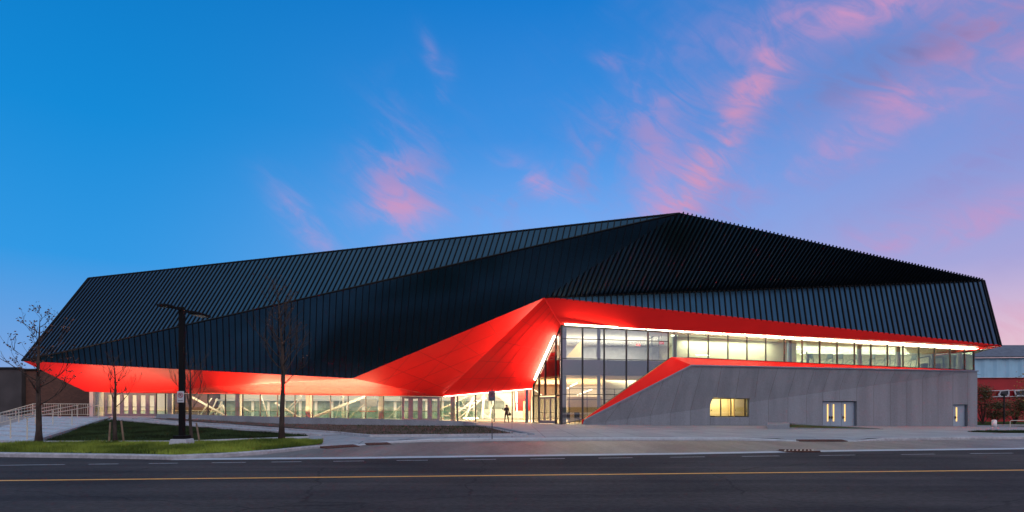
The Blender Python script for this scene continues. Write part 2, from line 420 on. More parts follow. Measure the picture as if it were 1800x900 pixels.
# lay-by edge = kerb line on the pavement side
lay_edge = [G(300,808.5), G(405,803.5), G(470,798), G(565,787.5), G(620,784), G(700,778.5), G(760,776.5), G(900,774.8), G(1100,774.2), G(1300,774.4), G(1400,776), G(1505,776), G(1560,774.5), G(1680,773), G(1800,772), G(1800,772)+Vector((60,9,0))]
m = MB()
def gx(x):
    for a, b in zip(gut, gut[1:]):
        if a.x <= x <= b.x: return lerp(a, b, (x-a.x)/(b.x-a.x))
    return gut[-1] if x > gut[-1].x else gut[0]
for a, b in zip(lay_edge, lay_edge[1:]):
    p, q = gx(a.x), gx(b.x); z = Vector((0,0,.003))
    m.poly([Vector((a.x,p.y+.6,0))+z, Vector((b.x,q.y+.6,0))+z, Vector((b.x,max(b.y,q.y+.62)+.1,0))+z, Vector((a.x,max(a.y,p.y+.62)+.1,0))+z])
struct(m.build('layby', M['paver']))
def kerb_run(pts, w, h, mat, name, h_list=None, z0=-.05):
    m = MB(); k = []
    for i, p in enumerate(pts):
        d = (pts[min(i+1, len(pts)-1)] - pts[max(i-1,0)]); d.z = 0; d.normalize(); k.append(Vector((-d.y, d.x, 0)))
    prof = lambda i: [pts[i]+Vector((0,0,z0)), pts[i]+Vector((0,0,(h_list[i] if h_list else h)-.03)), pts[i]+k[i]*.03+Vector((0,0,(h_list[i] if h_list else h))), pts[i]+k[i]*w+Vector((0,0,(h_list[i] if h_list else h))), pts[i]+k[i]*w+Vector((0,0,z0))]
    n = len(pts); base = len(m.v)
    for i in range(n): m.v += [tuple(q) for q in prof(i)]
    for i in range(n-1):
        for j in range(4): m.f.append([base+i*5+j, base+(i+1)*5+j, base+(i+1)*5+j+1, base+i*5+j+1])
    m.f.append([base+j for j in range(5)]); m.f.append([base+(n-1)*5+j for j in range(5)][::-1])
    return m.build(name, mat)
KH = .13
left_kerb = [G(0,803.5)+Vector((-40,7,0)), G(0,803.5), G(120,805), G(240,807), G(300,808.5), G(405,803.5), G(470,798), G(565,787.5), G(620,784)]
struct(kerb_run(left_kerb, .32, KH, M['kerb2'], 'left_kerb', [KH]*7+[.10,.03]))
mid_kerb = [G(620,784), G(655,781.5), G(700,778.5), G(760,776.5), G(900,774.8), G(1100,774.2), G(1300,774.4), G(1370,775.6), G(1400,776)]
struct(kerb_run(mid_kerb, .26, KH, M['kerb'], 'centre_kerb', [.03,.05,.10,KH,KH,KH,KH,.09,.03]))
right_kerb = [G(1505,776.2), G(1530,775.6), G(1560,774.8), G(1680,773), G(1800,772), G(1800,772)+Vector((60,9,0))]
struct(kerb_run(right_kerb, .26, KH, M['kerb2'], 'right_kerb', [.03,.08,KH,KH,KH,KH]))
struct(kerb_run([G(1400,776), G(1505,776.2)], .30, .03, M['kerb2'], 'dropped_kerb'))
# paved surface behind the kerbs up to the building
walk = MB()
edge = left_kerb[:-1] + mid_kerb[:-1] + [G(1400,776)] + right_kerb
edge = [(p.x, p.y+.2) for p in edge]
xs = sorted(set([e[0] for e in edge] + [x for x in range(-50, 111, 4)]))
def ey(x):
    for a, b in zip(edge, edge[1:]):
        if a[0] <= x <= b[0]: return lerp(a[1], b[1], (x-a[0])/max(1e-6, b[0]-a[0]))
    return edge[0][1] if x < edge[0][0] else edge[-1][1]
rows = 9
drop_x = [(G(575,787).x-.3, G(640,783).x+.4), (G(1395,776).x-.2, G(1510,776).x+.2)]
for x in xs:
    for j in range(rows):
        if j <= 1:
            y = ey(x) + j*.9
        else: y = lerp(ey(x)+.9, 66, ((j-1)/(rows-2))**1.3)
        z = H(x, y) - .004
        if j == 0 and any(a < x < b for a, b in drop_x): z = .02
        walk.v.append((x, y, z))
for i in range(len(xs)-1):
    for j in range(rows-1):
        a = i*rows+j; walk.f.append([a, a+rows, a+rows+1, a+1])
def walk_mat():
    m = M['walk'].copy(); m.name = 'scored_sidewalk'; t = m.node_tree; X.nt = t
    b = t.nodes['Principled BSDF']; src = b.inputs['Base Color'].links[0].from_socket
    tcn = t.nodes.new('ShaderNodeTexCoord'); br = t.nodes.new('ShaderNodeTexBrick')
    br.offset = 0; br.inputs['Scale'].default_value = 1; br.inputs['Brick Width'].default_value = 1.6; br.inputs['Row Height'].default_value = 1.6
    br.inputs['Mortar Size'].default_value = .022; br.inputs['Color1'].default_value = (1,1,1,1); br.inputs['Color2'].default_value = (.82,.82,.82,1)
    br.inputs['Mortar'].default_value = (.45,.45,.45,1)
    t.links.new(tcn.outputs['Object'], br.inputs['Vector'])
    cc = mixc(1.0, X(src), X(br.outputs[0]), 'MULTIPLY'); t.links.new(cc.v, b.inputs['Base Color']); return m
struct(walk.build('sidewalk', walk_mat()))
# tactile plates
def plate(pts, label):
    a, b = pts; d = (b-a).normalized(); n = Vector((-d.y, d.x, 0))*.45
    m = MB(); z0, z1 = Vector((0,0,-.02)), Vector((0,0,.006))
    m.hexa([a+z0, b+z0, b+n+z0, a+n+z0], [a+z1, b+z1, b+n+Vector((0,0,.05)), a+n+Vector((0,0,.05))])
    for i in range(int((b-a).length/.09)):
        for j in range(6):
            p = a + d*(.05+i*.09) + n*(.1+j*.15); p.z = a.z + .010+ .044*(.1+j*.15); m.box(p, (.03,.03,.012))
    tag(m.build('tactile_plate', M['rust']), label, 'tactile plate', 'rusty tactile plates in the dropped kerbs')
plate((G(574,787.6,.03), G(632,784,.03)), 'rusty tactile plate in the dropped kerb beside the tip of the front lawn')
plate((G(648,781.8,.03), G(688,780.2,.03)), 'short rusty tactile plate just right of the one by the lawn tip')
plate((G(1414,776,.03)+Vector((0,.3,0)), G(1497,776,.03)+Vector((0,.3,0))), 'long rusty tactile plate in the dropped kerb in front of the grey double doors')
# storm drain
gr = empty('storm_drain', 'rusty round-cornered storm drain grate set in the gutter', 'drain', G(1415,795.5))
gc = gx(G(1415,795.5).x) + Vector((0,.3,.012))
dr = MB()
for i in range(8): dr.box(gc+Vector((-.5+i*.14, 0, .03)), (.045, .5, .03), -.5)
MB().box(gc+Vector((0,-.31,.03)), (1.15,.05,.035)).box(gc+Vector((0,.31,.03)), (1.15,.05,.035)).build('grate_rim', M['rust'], gr)
dr.build('grate_bars', M['galv'], gr)
MB().box(gc+Vector((0,0,.002)), (1.3,.75,.006)).build('grate_pit', M['rust'], gr)

# ------------------------------------------------------------------ key points of the building
L0 = P(38,634,57); PK = P(1195,375,45.6); d1 = Vector((.397,1,1.631)); d2 = Vector((.428,-1,2.6)); d4 = Vector((.14,1,2.865))
N = hit(620,665,L0,PK,L0+d2); MM = hit(957,523,L0,PK,L0+d2)
L1 = hit(155,489,L0,PK,L0+d1)
R1 = P(1730,493,58); R0 = hit(1760,608,MM,R1,R1-d4); d3 = Vector((.362,-1,.836))
S = P(775,697,58); T = P(987,571,50); B1 = hit(935,683,MM,S,T)
A0 = P(150,688.5,61)
crease = [hit(x, y, L0, PK, L0+d2) for x, y in ((250,588.5),(400,555),(620,505.5),(900,442))]
bld = empty('recreation_centre', 'huge black metal-clad angular recreation centre with glowing red underside and lit glass walls', 'building', (5,55,0))

def clad(name, polyg, d, s, rh, rw, top_over=0.06, label=None, u_off=0):
    pts = [Vector(p) for p in polyg]
    n = Vector((0,0,0))
    for i in range(len(pts)):
        a, b = pts[i], pts[(i+1) % len(pts)]
        n += Vector(((a.y-b.y)*(a.z+b.z), (a.z-b.z)*(a.x+b.x), (a.x-b.x)*(a.y+b.y)))
    n.normalize()
    cen = sum(pts, Vector())/len(pts)
    if n.dot(cen-CAM) > 0: n = -n
    v = (d - n*d.dot(n)).normalized(); u = v.cross(n).normalized()
    U = [p.dot(u) for p in pts]
    def cut(uu):
        r = []
        for i in range(len(pts)):
            j = (i+1) % len(pts); a, b = U[i], U[j]
            if abs(a-b) < 1e-7: continue
            t = (uu-a)/(b-a)
            if -1e-6 <= t <= 1+1e-6: r.append(lerp(pts[i], pts[j], t))
        r.sort(key=lambda p: p.dot(v)); return r[0], r[-1]
    umin, umax = min(U), max(U)
    seams = []; k = umin + s*.5 + u_off
    while k < umax-.02: seams.append(k); k += s
    br = sorted(set([round(x,5) for x in seams+U])); br = [min(max(x, umin+1e-5), umax-1e-5) for x in br]
    m = MB(); cuts = [cut(x) for x in br]; th = n*-.12
    for (a, b), (c_, e) in zip(cuts, cuts[1:]):
        m.poly([a, c_, e, b]); m.poly([a+th, b+th, e+th, c_+th])
    rm = MB()
    for x in seams:
        a, b = cut(x)
        if (b-a).length < .1: continue
        vv = (b-a).normalized(); rm.bar(a, b+vv*top_over, rw, rh, up=n, off=rh/2-.01)
    o = m.build(name, M['metal'], bld)
    if label: o['label'] = label
    absorb(o, rm.build('standing_seams', M['rib']))
    return n
n1_ = clad('roof_cladding', [L0]+crease+[PK, L1], d1, .52, .09, .062)
n2_ = clad('wall_cladding', [L0, N, MM, PK]+crease[::-1], d2, .60, .07, .035)
n3_ = clad('roof_cladding', [MM, R1, PK], d3, .42, .16, .04, .20)
n4_ = clad('wall_cladding', [MM, R0, R1], d4, .57, .10, .08, .0)
# edge trims along the creases
for a, b, nn_ in ((L1,PK,n1_), (L0,L1,n1_), (MM,R1,n4_), (R0,R1,n4_)):
    MB().bar(a, b, .12, .12, up=nn_).build('edge_trim', M['rib'], bld)
tr = MB(); c2 = [L0]+crease+[PK]
for a, b in zip(c2, c2[1:]): tr.bar(a, b, .10, .14, up=n1_)
tr.build('edge_trim', M['rib'], bld)
# far slopes and rear walls closing the volume
BL = Vector((-44, 92, 12)); BR = Vector((62, 95, 9)); BLb = Vector((-44,92,-.5)); BRb = Vector((62,95,-.5))
rf = MB(); rf.poly([L1, PK, BR, BL]); rf.poly([PK, R1, BR]); rf.poly([L0, L1, BL, Vector((-44,92,3.5))]); rf.poly([R1, R0, Vector((62,95,6)), BR])
rf.poly([BL, BR, BRb, BLb])
rf.build('rear_roof', M['metal'], bld)

# ------------------------------------------------------------------ red soffit facets
def soffit(pts, label=None, grid_lines=0, thick=.08, up=None):
    pts = [Vector(p) for p in pts]; n = (pts[1]-pts[0]).cross(pts[2]-pts[0]).normalized()
    if n.dot(pts[0]-CAM) < 0: n = -n    # n points away from camera
    m = MB()
    m.hexa(pts, [p+n*thick for p in pts])
    o = m.build('soffit', M['red'], bld)
    if label: o['label'] = label
    return o, -n
def joints(o, n, segs, w=.022):
    m = MB()
    for a, b in segs: m.bar(a, b, w, .012, up=n, off=.005)
    absorb(o, m.build('panel_joint', M['redjoint']))
C1s = P(205,690.3,60.6)      # where the left crease meets the glass head
A_top = lambda x: None
GT = [(150,688.5,61), (275,691,60.6), (366,692,60.3), (550,694,59.4), (700,696,58.5), (775,697,58)]
GTp = [P(*k) for k in GT]
o, n = soffit([L0+Vector((0,.15,-.02)), N+Vector((0,.0,-.01)), C1s, A0]); 
joints(o, n, [(lerp(L0,N,t), lerp(A0,C1s,t)+Vector((0,-.02,0))) for t in ()])
# pale facet lit from the lobby: fan from N to the glass head
m = MB(); head = [C1s]+GTp[2:]
for a, b in zip(head, head[1:]):
    m.poly([N, a, b]); 
    m.poly([N+Vector((0,.1,.1)), b+Vector((0,.1,.1)), a+Vector((0,.1,.1))])
s2 = m.build('soffit', M['red'], bld)
jm = MB()
nS2 = (GTp[2]-N).cross(GTp[4]-N).normalized(); nS2 = nS2 if nS2.z < 0 else -nS2
for i in range(1, 20):
    t = i/20; b = lerp(C1s, S, t); a = lerp(b, N, .0)
    # joints run square to the glass until the crease
    e = lerp(C1s, N, min(1, t*1.35)) if t < .74 else lerp(N, S, (t-.74)/.26)
    jm.bar(b+nS2*.01, e+nS2*.01, .02, .01, up=nS2)
jm.bar(lerp(C1s,N,.5), lerp(S,N,.5), .02, .012, up=nS2, off=.01)
absorb(s2, jm.build('panel_joint', M['redjoint']))
o3, n3s = soffit([N, MM, S]); 
sg = []
for t in (.18,.36,.54,.72,.88): sg.append((lerp(N,MM,t), lerp(S,MM,max(0,t-.10))) )
for t in (.25,.5,.75): sg.append((lerp(N,S,t), lerp(MM,S,t*1.0)))
for t in (.33,.66): sg.append((lerp(N,S,t), lerp(N,MM,t)+0*(S-N)))
joints(o3, n3s, sg)
o4, n4s = soffit([MM, T, B1, S])
sg = []
for t in (.16,.33,.5,.67,.84): sg.append((lerp(S,B1,t), lerp(MM,T,t*.9)))
for t in (.2,.4,.6,.8): sg.append((lerp(S,MM,t), lerp(B1,T,t)))
joints(o4, n4s, sg)
RG = P(1722,611.5,60.3)          # right end of the gym glass head
RE = R0 + Vector((-.05,.1,0))
o5, n5s = soffit([MM, R0, RG, T])
sg = []
for i in range(1, 12):
    t = i/12; sg.append((lerp(MM,R0,t), lerp(T,RG,t)))
joints(o5, n5s, sg, .018)
soffit([R0, Vector((R0.x+1,66,R0.z)), Vector((RG.x,66,RG.z)), RG])
MB().bar(MM, T, .09, .09, up=n5s, off=.04).build('soffit_trim', M['red'], bld)

# ------------------------------------------------------------------ glazing
def on(line_a, line_b, x):
    """point on the plan line a-b seen at bearing x"""
    k = (x-900)/1000; a, b = line_a, line_b
    t = (k*a.y - a.x)/((b.x-a.x) - k*(b.y-a.y)); return lerp(Vector((a.x,a.y,0)), Vector((b.x,b.y,0)), t), t
def window_bay(quad, nrm, frame, gmat, transoms=(), fw=.07, fd=.16, parent=bld, name='window', back=.0):
    """quad: bl, br, tr, tl. Window = frame mesh with a pane child."""
    bl, br_, tr_, tl = [Vector(q) for q in quad]; m = MB()
    edges = [(bl,tl),(br_,tr_),(tl,tr_),(bl,br_)]
    for a, b in edges:
        if (b-a).length > .05:
            cen = (bl+br_+tr_+tl)/4; mid_ = (a+b)/2; dd = (b-a).normalized(); inn = (cen-mid_); inn -= dd*inn.dot(dd); inn = inn.normalized()*fw/2
            m.bar(a+inn, b+inn, fw if True else fd, fd, up=nrm)
    for z in transoms:
        ts = []
        for a, b in ((bl,tl),(br_,tr_),(bl,br_)):
            if abs(b.z-a.z) < 1e-4: continue
            t = (z-a.z)/(b.z-a.z)
            if 0 < t < 1: ts.append(lerp(a, b, t))
        if len(ts) >= 2 and (ts[0]-ts[1]).length > .1: m.bar(ts[0], ts[1], .06, fd*.8, up=nrm)
    o = m.build(name, frame, parent)
    n = nrm.normalized()*.012
    loop = [q for i, q in enumerate([bl,br_,tr_,tl])]
    MB().hexa([q-n for q in loop], [q+n for q in loop]).build('glass_pane', gmat, o)
    return o
# wall A (long lobby front) ----------------------------------------
A_a, A_b = P(150,700,61), P(775,700,58)
nA = Vector((A_b.y-A_a.y, -(A_b.x-A_a.x), 0)).normalized()
def head_z(x, table):
    for (x0, y0, Y0), (x1, y1, Y1) in zip(table, table[1:]):
        if x0 <= x <= x1 + 1e-6: return lerp(P(x0,y0,Y0).z, P(x1,y1,Y1).z, (x-x0)/(x1-x0))
    return P(*table[-1]).z
FA = .10
def bayA(x0, x1, zb=FA, frame=M['frame'], g='glass', fw=.03, tr=()):
    a, _ = on(A_a, A_b, x0); b, _ = on(A_a, A_b, x1)
    return window_bay([(a.x,a.y,zb),(b.x,b.y,zb),(b.x,b.y,head_z(x1,GT)-.02),(a.x,a.y,head_z(x0,GT)-.02)], nA, frame, M[g], tr, fw)
ZT = .58
bayA(165,184, ZT, M['framel'], 'glass')
for x0, x1 in ((275,291),(291,306),(306,336),(336,366),(366,396.5),(396.5,427),(427,457.5),(457.5,488),(488,518.5),(518.5,549.5),(549.5,581),(581,612),(612,643),(643,674.5),(674.5,705)):
    bayA(x0, x1)
# doors: framed leaf, glass, push bar
def door(a, b, zb, zt, nrm, frame_m, gm, stile=.16, bar=True, parent=bld):
    a = Vector((a.x,a.y,zb)); b = Vector((b.x,b.y,zb)); up = Vector((0,0,zt-zb)); m = MB(); dd = (b-a).normalized()
    m.bar(a+dd*stile/2, a+dd*stile/2+up, stile, .07, up=nrm); m.bar(b-dd*stile/2, b-dd*stile/2+up, stile, .07, up=nrm)
    i0 = a+dd*stile; i1 = b-dd*stile
    m.bar(i0+Vector((0,0,.14)), i1+Vector((0,0,.14)), .28, .068, up=nrm); m.bar(i0+up-Vector((0,0,.08)), i1+up-Vector((0,0,.08)), .16, .068, up=nrm)
    o = m.build('entrance_door', frame_m, parent)
    n = nrm*.01
    q = [i0+Vector((0,0,.28)), i1+Vector((0,0,.28)), i1+up-Vector((0,0,.16)), i0+up-Vector((0,0,.16))]
    MB().hexa([k-n for k in q], [k+n for k in q]).build('glass_pane', gm, o)
    if bar: MB().bar(i0+Vector((0,0,1.0))+nrm*.08, i1+Vector((0,0,1.0))+nrm*.08, .04, .04, up=nrm).build('push_bar', M['frame'], o)
    return o
dx_ = [185, 200, 214.5, 229.5, 244, 259.5, 275]
for x0, x1 in zip(dx_, dx_[1:]):
    a, _ = on(A_a, A_b, x0); b, _ = on(A_a, A_b, x1); door(a, b, ZT, head_z(x0,GT)-.12, nA, M['framel'], M['glass'], .22)
dx_ = [706.5, 722, 738.5, 755.5, 773]
for x0, x1 in zip(dx_, dx_[1:]):
    a, _ = on(A_a, A_b, x0); b, _ = on(A_a, A_b, x1); door(a, b, FA, head_z(x0,GT)-.12, nA, M['framel'], M['glass'], .24)
for x0, x1 in ((184,275),(705,775)):
    a, _ = on(A_a, A_b, x0); b, _ = on(A_a, A_b, x1)
    a.z = head_z(x0,GT)-.07; b.z = head_z(x1,GT)-.07; MB().bar(a, b, .10, .18, up=nA).build('door_header', M['framel'], bld)
a, _ = on(A_a, A_b, 157); b, _ = on(A_a, A_b, 167)
MB().hexa([Vector((a.x,a.y,.3)), Vector((b.x,b.y,.3)), Vector((b.x,b.y+.6,.3)), Vector((a.x,a.y+.6,.3))], [Vector((a.x,a.y,3.25)), Vector((b.x,b.y,3.2)), Vector((b.x,b.y+.6,3.2)), Vector((a.x,a.y+.6,3.25))]).build('end_wall', M['colw'], bld)
# wall B ----------------------------------------------------------------
nB = Vector((B1.y-S.y, -(B1.x-S.x), 0)).normalized()
xb = [775, 804.5, 836, 868.5, 900.5, 933]
for x0, x1 in zip(xb, xb[1:]):
    a, ta = on(S, B1, x0); b, tb = on(S, B1, x1)
    window_bay([(a.x,a.y,.10),(b.x,b.y,.10),(b.x,b.y,lerp(S.z,B1.z,tb)-.03),(a.x,a.y,lerp(S.z,B1.z,ta)-.03)], nB, M['frame'], M['glass'], (), .04)
led_b = MB().bar(S+(B1-S)*.04+nB*.10-Vector((0,0,.03)), B1+nB*.10-Vector((0,0,.03)), .04, .03, up=nB)
led_b.build('light_strip', M['led'], bld)
# wall C: side of the entrance notch ------------------------------------
nC = Vector((T.y-B1.y, -(T.x-B1.x), 0)).normalized()
if nC.x > 0: nC = -nC
TOPC = lambda t: lerp(B1.z, T.z, t)
def bayC(x0, x1, z0, z1=None, tr=(), g='glassc', fw=.05):
    a, ta = on(B1, T, x0); b, tb = on(B1, T, x1)
    za, zb = (TOPC(ta)-.04, TOPC(tb)-.04) if z1 is None else (min(z1,TOPC(ta)-.04), min(z1,TOPC(tb)-.04))
    window_bay([(a.x,a.y,z0),(b.x,b.y,z0),(b.x,b.y,zb),(a.x,a.y,za)], nC, M['frame'], M[g], tr, fw)
bayC(937, 947.5, .08, 2.62); bayC(937.5, 947.5, 2.62, None, ()); 
for x0, x1 in ((947.5,958.5),(958.5,977),(977,985)): bayC(x0, x1, 2.62, None, (4.2, 5.85,))
bayC(977, 985, .05, 2.62)
for x0, x1 in ((948,957.5),(957.5,967.5),(967.5,976.5)):
    a, _ = on(B1, T, x0); b, _ = on(B1, T, x1); door(a, b, .08, 2.5, nC, M['framel'], M['glassc'], .07, True)
# wall D: big front glass -----------------------------------------------
nD = Vector((RG.y-T.y, -(RG.x-T.x), 0)).normalized()
W0 = on(T, RG, 1024)[0]; W0.z = .0
def wp(x, y):
    q, t = on(T, RG, x); q.z = 1.6 + (715-y)/1000*q.y; return q
W1 = wp(1180, 627.5); W2 = wp(1712, 651); W0b = wp(1024, 738)
def wedge_z(x):
    if x < 1024: return .06
    q = on(T, RG, x)[0]
    if x <= 1180:
        t = (q.x-W0b.x)/(W1.x-W0b.x); return lerp(W0b.z, W1.z, t)
    return lerp(W1.z, W2.z, (q.x-W1.x)/(W2.x-W1.x))
xd = [985,1024,1062,1101,1139,1175,1210,1245,1279.5,1313,1346,1378.5,1410,1441,1471.5,1502,1531,1560,1587.5,1615,1642.7,1670,1695.5,1712]
for x0, x1 in zip(xd, xd[1:]):
    a, ta = on(T, RG, x0); b, tb = on(T, RG, x1)
    g_ = 'glassd' if x0 < 1174 else 'glassg'
    trs = (2.7, 5.85, 7.6) if x0 < 1174 else ()
    window_bay([(a.x,a.y,wedge_z(x0+.01)),(b.x,b.y,wedge_z(x1)),(b.x,b.y,lerp(T.z,RG.z,tb)-.12),(a.x,a.y,lerp(T.z,RG.z,ta)-.12)], nD, M['frame'], M[g_], trs, .06 if x0 < 1174 else .034, .14)
MB().box((T.x,T.y,4.3), (.16,.16,8.8)).build('corner_post', M['frame'], bld)
pq, _ = on(T, RG, 1691); MB().cyl((pq.x,pq.y+.35,5.2), .22, 2.7).build('column', M['colw'], bld)
# return glass at the right end of the gym
Rx = on(T,RG,1712)[0]
window_bay([Vector((Rx.x,Rx.y,5.45)), Vector((Rx.x,66,5.45)), Vector((Rx.x,66,7.7)), Vector((Rx.x,Rx.y,7.7))], Vector((1,0,0)), M['frame'], M['glassg'])
# LED strip under the soffit, just in front of the glass head
def led(a, b, w, h, nrm, name='light_strip', mat='led', parent=bld): return MB().bar(a, b, w, h, up=nrm).build(name, M[mat], parent)
fwd = nD*.42
h0, h1 = T+fwd+Vector((.1,0,-.02)), RG+fwd+Vector((.1,0,-.20))
for i in range(12):
    a = lerp(h0, h1, i/12+.002); b = lerp(h0, h1, (i+1)/12-.002); led(a, b, .12, .09, Vector((0,0,1)))
MB().bar(h0+Vector((0,0,.08)), h1+Vector((0,0,.08)), .14, .05).build('strip_housing', M['white'], bld)
# slanting LED beside the entrance
sa = hit(975,590,MM,T,S); sb = hit(940,667,MM,T,S)
led(sa+n4s*.06, sb+n4s*.06, .16, .06, n4s)
# ------------------------------------------------------------------ concrete base
CB0 = P(1024,749,50.1); CB0.z = -.25
K2 = P(1718,749.5,59.9); K2b = Vector((K2.x,K2.y,-.8)); K2t = P(1718,653,59.9); C1 = P(1215,643,51.15)
Cr0 = P(1024,747,50.1); crT = P(1690,655,59.3)
Kin = P(1028,739,50.1)
bk = Vector((-.1,.55,0))
def solid(name, mat, front, back, parent):
    m = MB(); m.hexa(front, back); return m.build(name, mat, parent)
# front skin of two facets, one closed solid
front = [CB0, K2b, K2t, C1, Cr0]
V = [CB0, K2b, K2t, C1, Kin, Cr0]; nV = len(V)
bm_v = [tuple(p) for p in V] + [tuple(Vector((p.x-.1, max(p.y+.5, lerp(50.7,60.4,(p.x-6)/(K2.x-6))), p.z))) for p in V]
# facets: lower triangle (0,1,2,5), upper (5,2,3,4)
faces = [[0,1,2,5], [5,2,3,4]]
cw = MB(); cw.v = bm_v
cw.f = faces + [[k+nV for k in reversed(f)] for f in faces]
ring = [0,1,2,3,4,5]
for i in range(6):
    j = ring[(i+1) % 6]; cw.f.append([ring[i], j, j+nV, ring[i]+nV])
cob = cw.build('concrete_base', M['concrete'], None)
lowN = (K2b-CB0).cross(K2t-CB0).normalized()
if lowN.y > 0: lowN = -lowN
upN = (K2t-Cr0).cross(C1-Cr0).normalized()
if upN.y > 0: upN = -upN
lp = lambda x, y: hit(x, y, CB0, K2b, K2t)
# openings
cuts = []
def cutter(x0, y0, x1, y1, poly=None):
    if poly: pts = [lp(*q) for q in poly]
    else: pts = [lp(x0,y1), lp(x1,y1), lp(x1,y0), lp(x0,y0)]
    m = MB(); m.hexa([p-Vector((0,2.2,0)) for p in pts], [p+Vector((0,2.2,0)) for p in pts]); return m.build('cutter', M['iron'])
cuts.append(cutter(0,0,0,0,[(1248,733),(1317,733),(1317,700.5),(1252,699),(1248,711)]))
cuts.append(cutter(1446,705,1506,753)); cuts.append(cutter(1675.5,711,1701,753))
for cu in cuts:
    bmod = cob.modifiers.new('b', 'BOOLEAN'); bmod.operation = 'DIFFERENCE'; bmod.object = cu; bmod.solver = 'EXACT'
dg = bpy.context.evaluated_depsgraph_get(); dg.update()
me = bpy.data.meshes.new_from_object(cob.evaluated_get(dg)); cob.modifiers.clear(); cob.data = me
cob.parent = bld; cob.matrix_parent_inverse = wm(bld).inverted()
for cu in cuts: bpy.data.objects.remove(cu)
# panel joints on the concrete
jm = MB()
for x in (1065,1103,1143,1179,1214,1249,1283,1317,1351,1385,1418,1446,1476,1506,1536,1565,1594,1622,1649,1675,1701):
    yc = lerp(747, 655, (x-1024)/(1690-1024))
    segs = []
    if x in (1283,): segs = [(734,748)]
    elif x in (1476,): segs = [(yc, 704)]
    elif x in (1446,1506,1675,1701): segs = [(yc, 748)]
    elif x in (1249,1317): segs = [(734,748)]
    else: segs = [(yc, 748)]
    for y0, y1 in segs:
        if y1-y0 > 2: jm.bar(lp(x,y0)+lowN*.0, lp(x,y1), .022, .012, up=lowN, off=.0)
    # upper slanted joint
    lean = 26*(1-(x-1024)/700)+4
    up_x = x+lean*.9; yt = lerp(643, 653, (up_x-1215)/500) if up_x > 1215 else lerp(739, 643, (up_x-1028)/(1215-1028))
    if 1249 <= x <= 1317: x_, y_ = (x+10, 698) 
    else: x_, y_ = x, yc
    if yc-yt > 4: jm.bar(hit(x_, y_, Cr0, K2t, C1), hit(up_x, yt+1, Cr0, K2t, C1), .022, .012, up=upN)
absorb(cob, jm.build('formwork_joint', M['cjoint']))
# coping along the top edge
cp = MB()
for a, b in ((Kin,C1),(C1,K2t)): cp.bar(a+Vector((0,-.03,.04)), b+Vector((0,-.03,.04)), .22, .11, up=(0,0,1))
cp.bar(Kin+Vector((0,-.03,.04)), Cr0+Vector((0,-.03,-.4)), .12, .12, up=(0,-1,0))
cp.build('coping', M['coping'], bld)
# right flank of the base
fl = MB(); fl.hexa([K2b+Vector((-.4,.45,0)), K2b+Vector((-.02,.45,0)), Vector((52.5,74,-.8)), Vector((52.1,74,-.8))], [K2t+Vector((-.4,.45,-.02)), K2t+Vector((-.02,.45,-.02)), Vector((52.5,74,5.2)), Vector((52.1,74,5.2))])
fl.build('concrete_flank', M['concrete'], bld)
# red sill wedge
Kc = Kin+Vector((0,.02,.1)); C1c = C1+Vector((0,.1,.1)); K2c = K2t+Vector((0,.1,.1))
sill1 = MB(); sill1.hexa([W0b, W1, C1c, Kc], [q+Vector((0,.2,-.35)) for q in (W0b, W1, C1c, Kc)]); s1o = sill1.build('red_sill', M['red'], bld)
MB().hexa([W1, W2, K2c, C1c], [q+Vector((0,.2,-.35)) for q in (W1, W2, K2c, C1c)]).build('red_sill', M['red'], bld)
MB().bar(Vector((W0b.x-.02,W0b.y-.12,-.1)), Vector((W0b.x-.02,W0b.y-.12,W0b.z+.05)), .10, .1, up=(0,1,0)).build('red_sill', M['red'], bld)
jm = MB(); nW = (W1-W0b).cross(C1c-W0b).normalized(); nW = nW if nW.y < 0 else -nW
for t in (.3,.5,.68,.85): jm.bar(lerp(W0b,W1,t), lerp(Kc,C1c,t), .02, .01, up=nW, off=.005)
absorb(s1o, jm.build('panel_joint', M['redjoint']))
# warm glow line where the sill meets the glass
led(W0b+nD*.06+Vector((0,0,.03)), lerp(W0b,W1,.93)+nD*.06+Vector((0,0,.03)), .03, .02, nD, 'light_strip', 'amber')
# dark footing step under the entrance glass
MB().hexa([(T.x-.5,49.3,-.3),(W0b.x+.1,49.6,-.3),(W0b.x+.1,52,-.3),(T.x-.5,52,-.3)], [(T.x-.5,49.3,.06),(W0b.x+.1,49.6,.04),(W0b.x+.1,52,.04),(T.x-.5,52,.06)]).build('entrance_step', M['walk'], bld)

# window in the concrete
wy = Vector((0,.38,0))
wl = lambda x, y: lp(x,y)+wy
wf = MB()
for x in (1269.5, 1287.5, 1312.5): wf.bar(wl(x,700), wl(x,732.5), .09, .08, up=lowN)
wf.bar(wl(1246,732), wl(1319,732), .08, .08, up=lowN); wf.bar(wl(1246,700.5), wl(1319,700.5), .08, .08, up=lowN)
win = wf.build('window', M['frame'], bld)
MB().hexa([wl(1247,733)+wy*.05, wl(1318,733)+wy*.05, wl(1318,699)+wy*.05, wl(1247,699)+wy*.05], [wl(1247,733)+wy*.1, wl(1318,733)+wy*.1, wl(1318,699)+wy*.1, wl(1247,699)+wy*.1]).build('glass_pane', M['glass'], win)
rb = Vector((0,1.5,0)); sh = MB(); sh.poly([wl(1240,745)+rb, wl(1330,745)+rb, wl(1330,690)+rb, wl(1240,690)+rb])
sh.poly([wl(1240,745), wl(1330,745), wl(1330,745)+rb, wl(1240,745)+rb]); sh.poly([wl(1240,690), wl(1330,690), wl(1330,690)+rb, wl(1240,690)+rb])
sh.poly([wl(1240,745), wl(1240,690), wl(1240,690)+rb, wl(1240,745)+rb]); sh.poly([wl(1330,745), wl(1330,690), wl(1330,690)+rb, wl(1330,745)+rb])
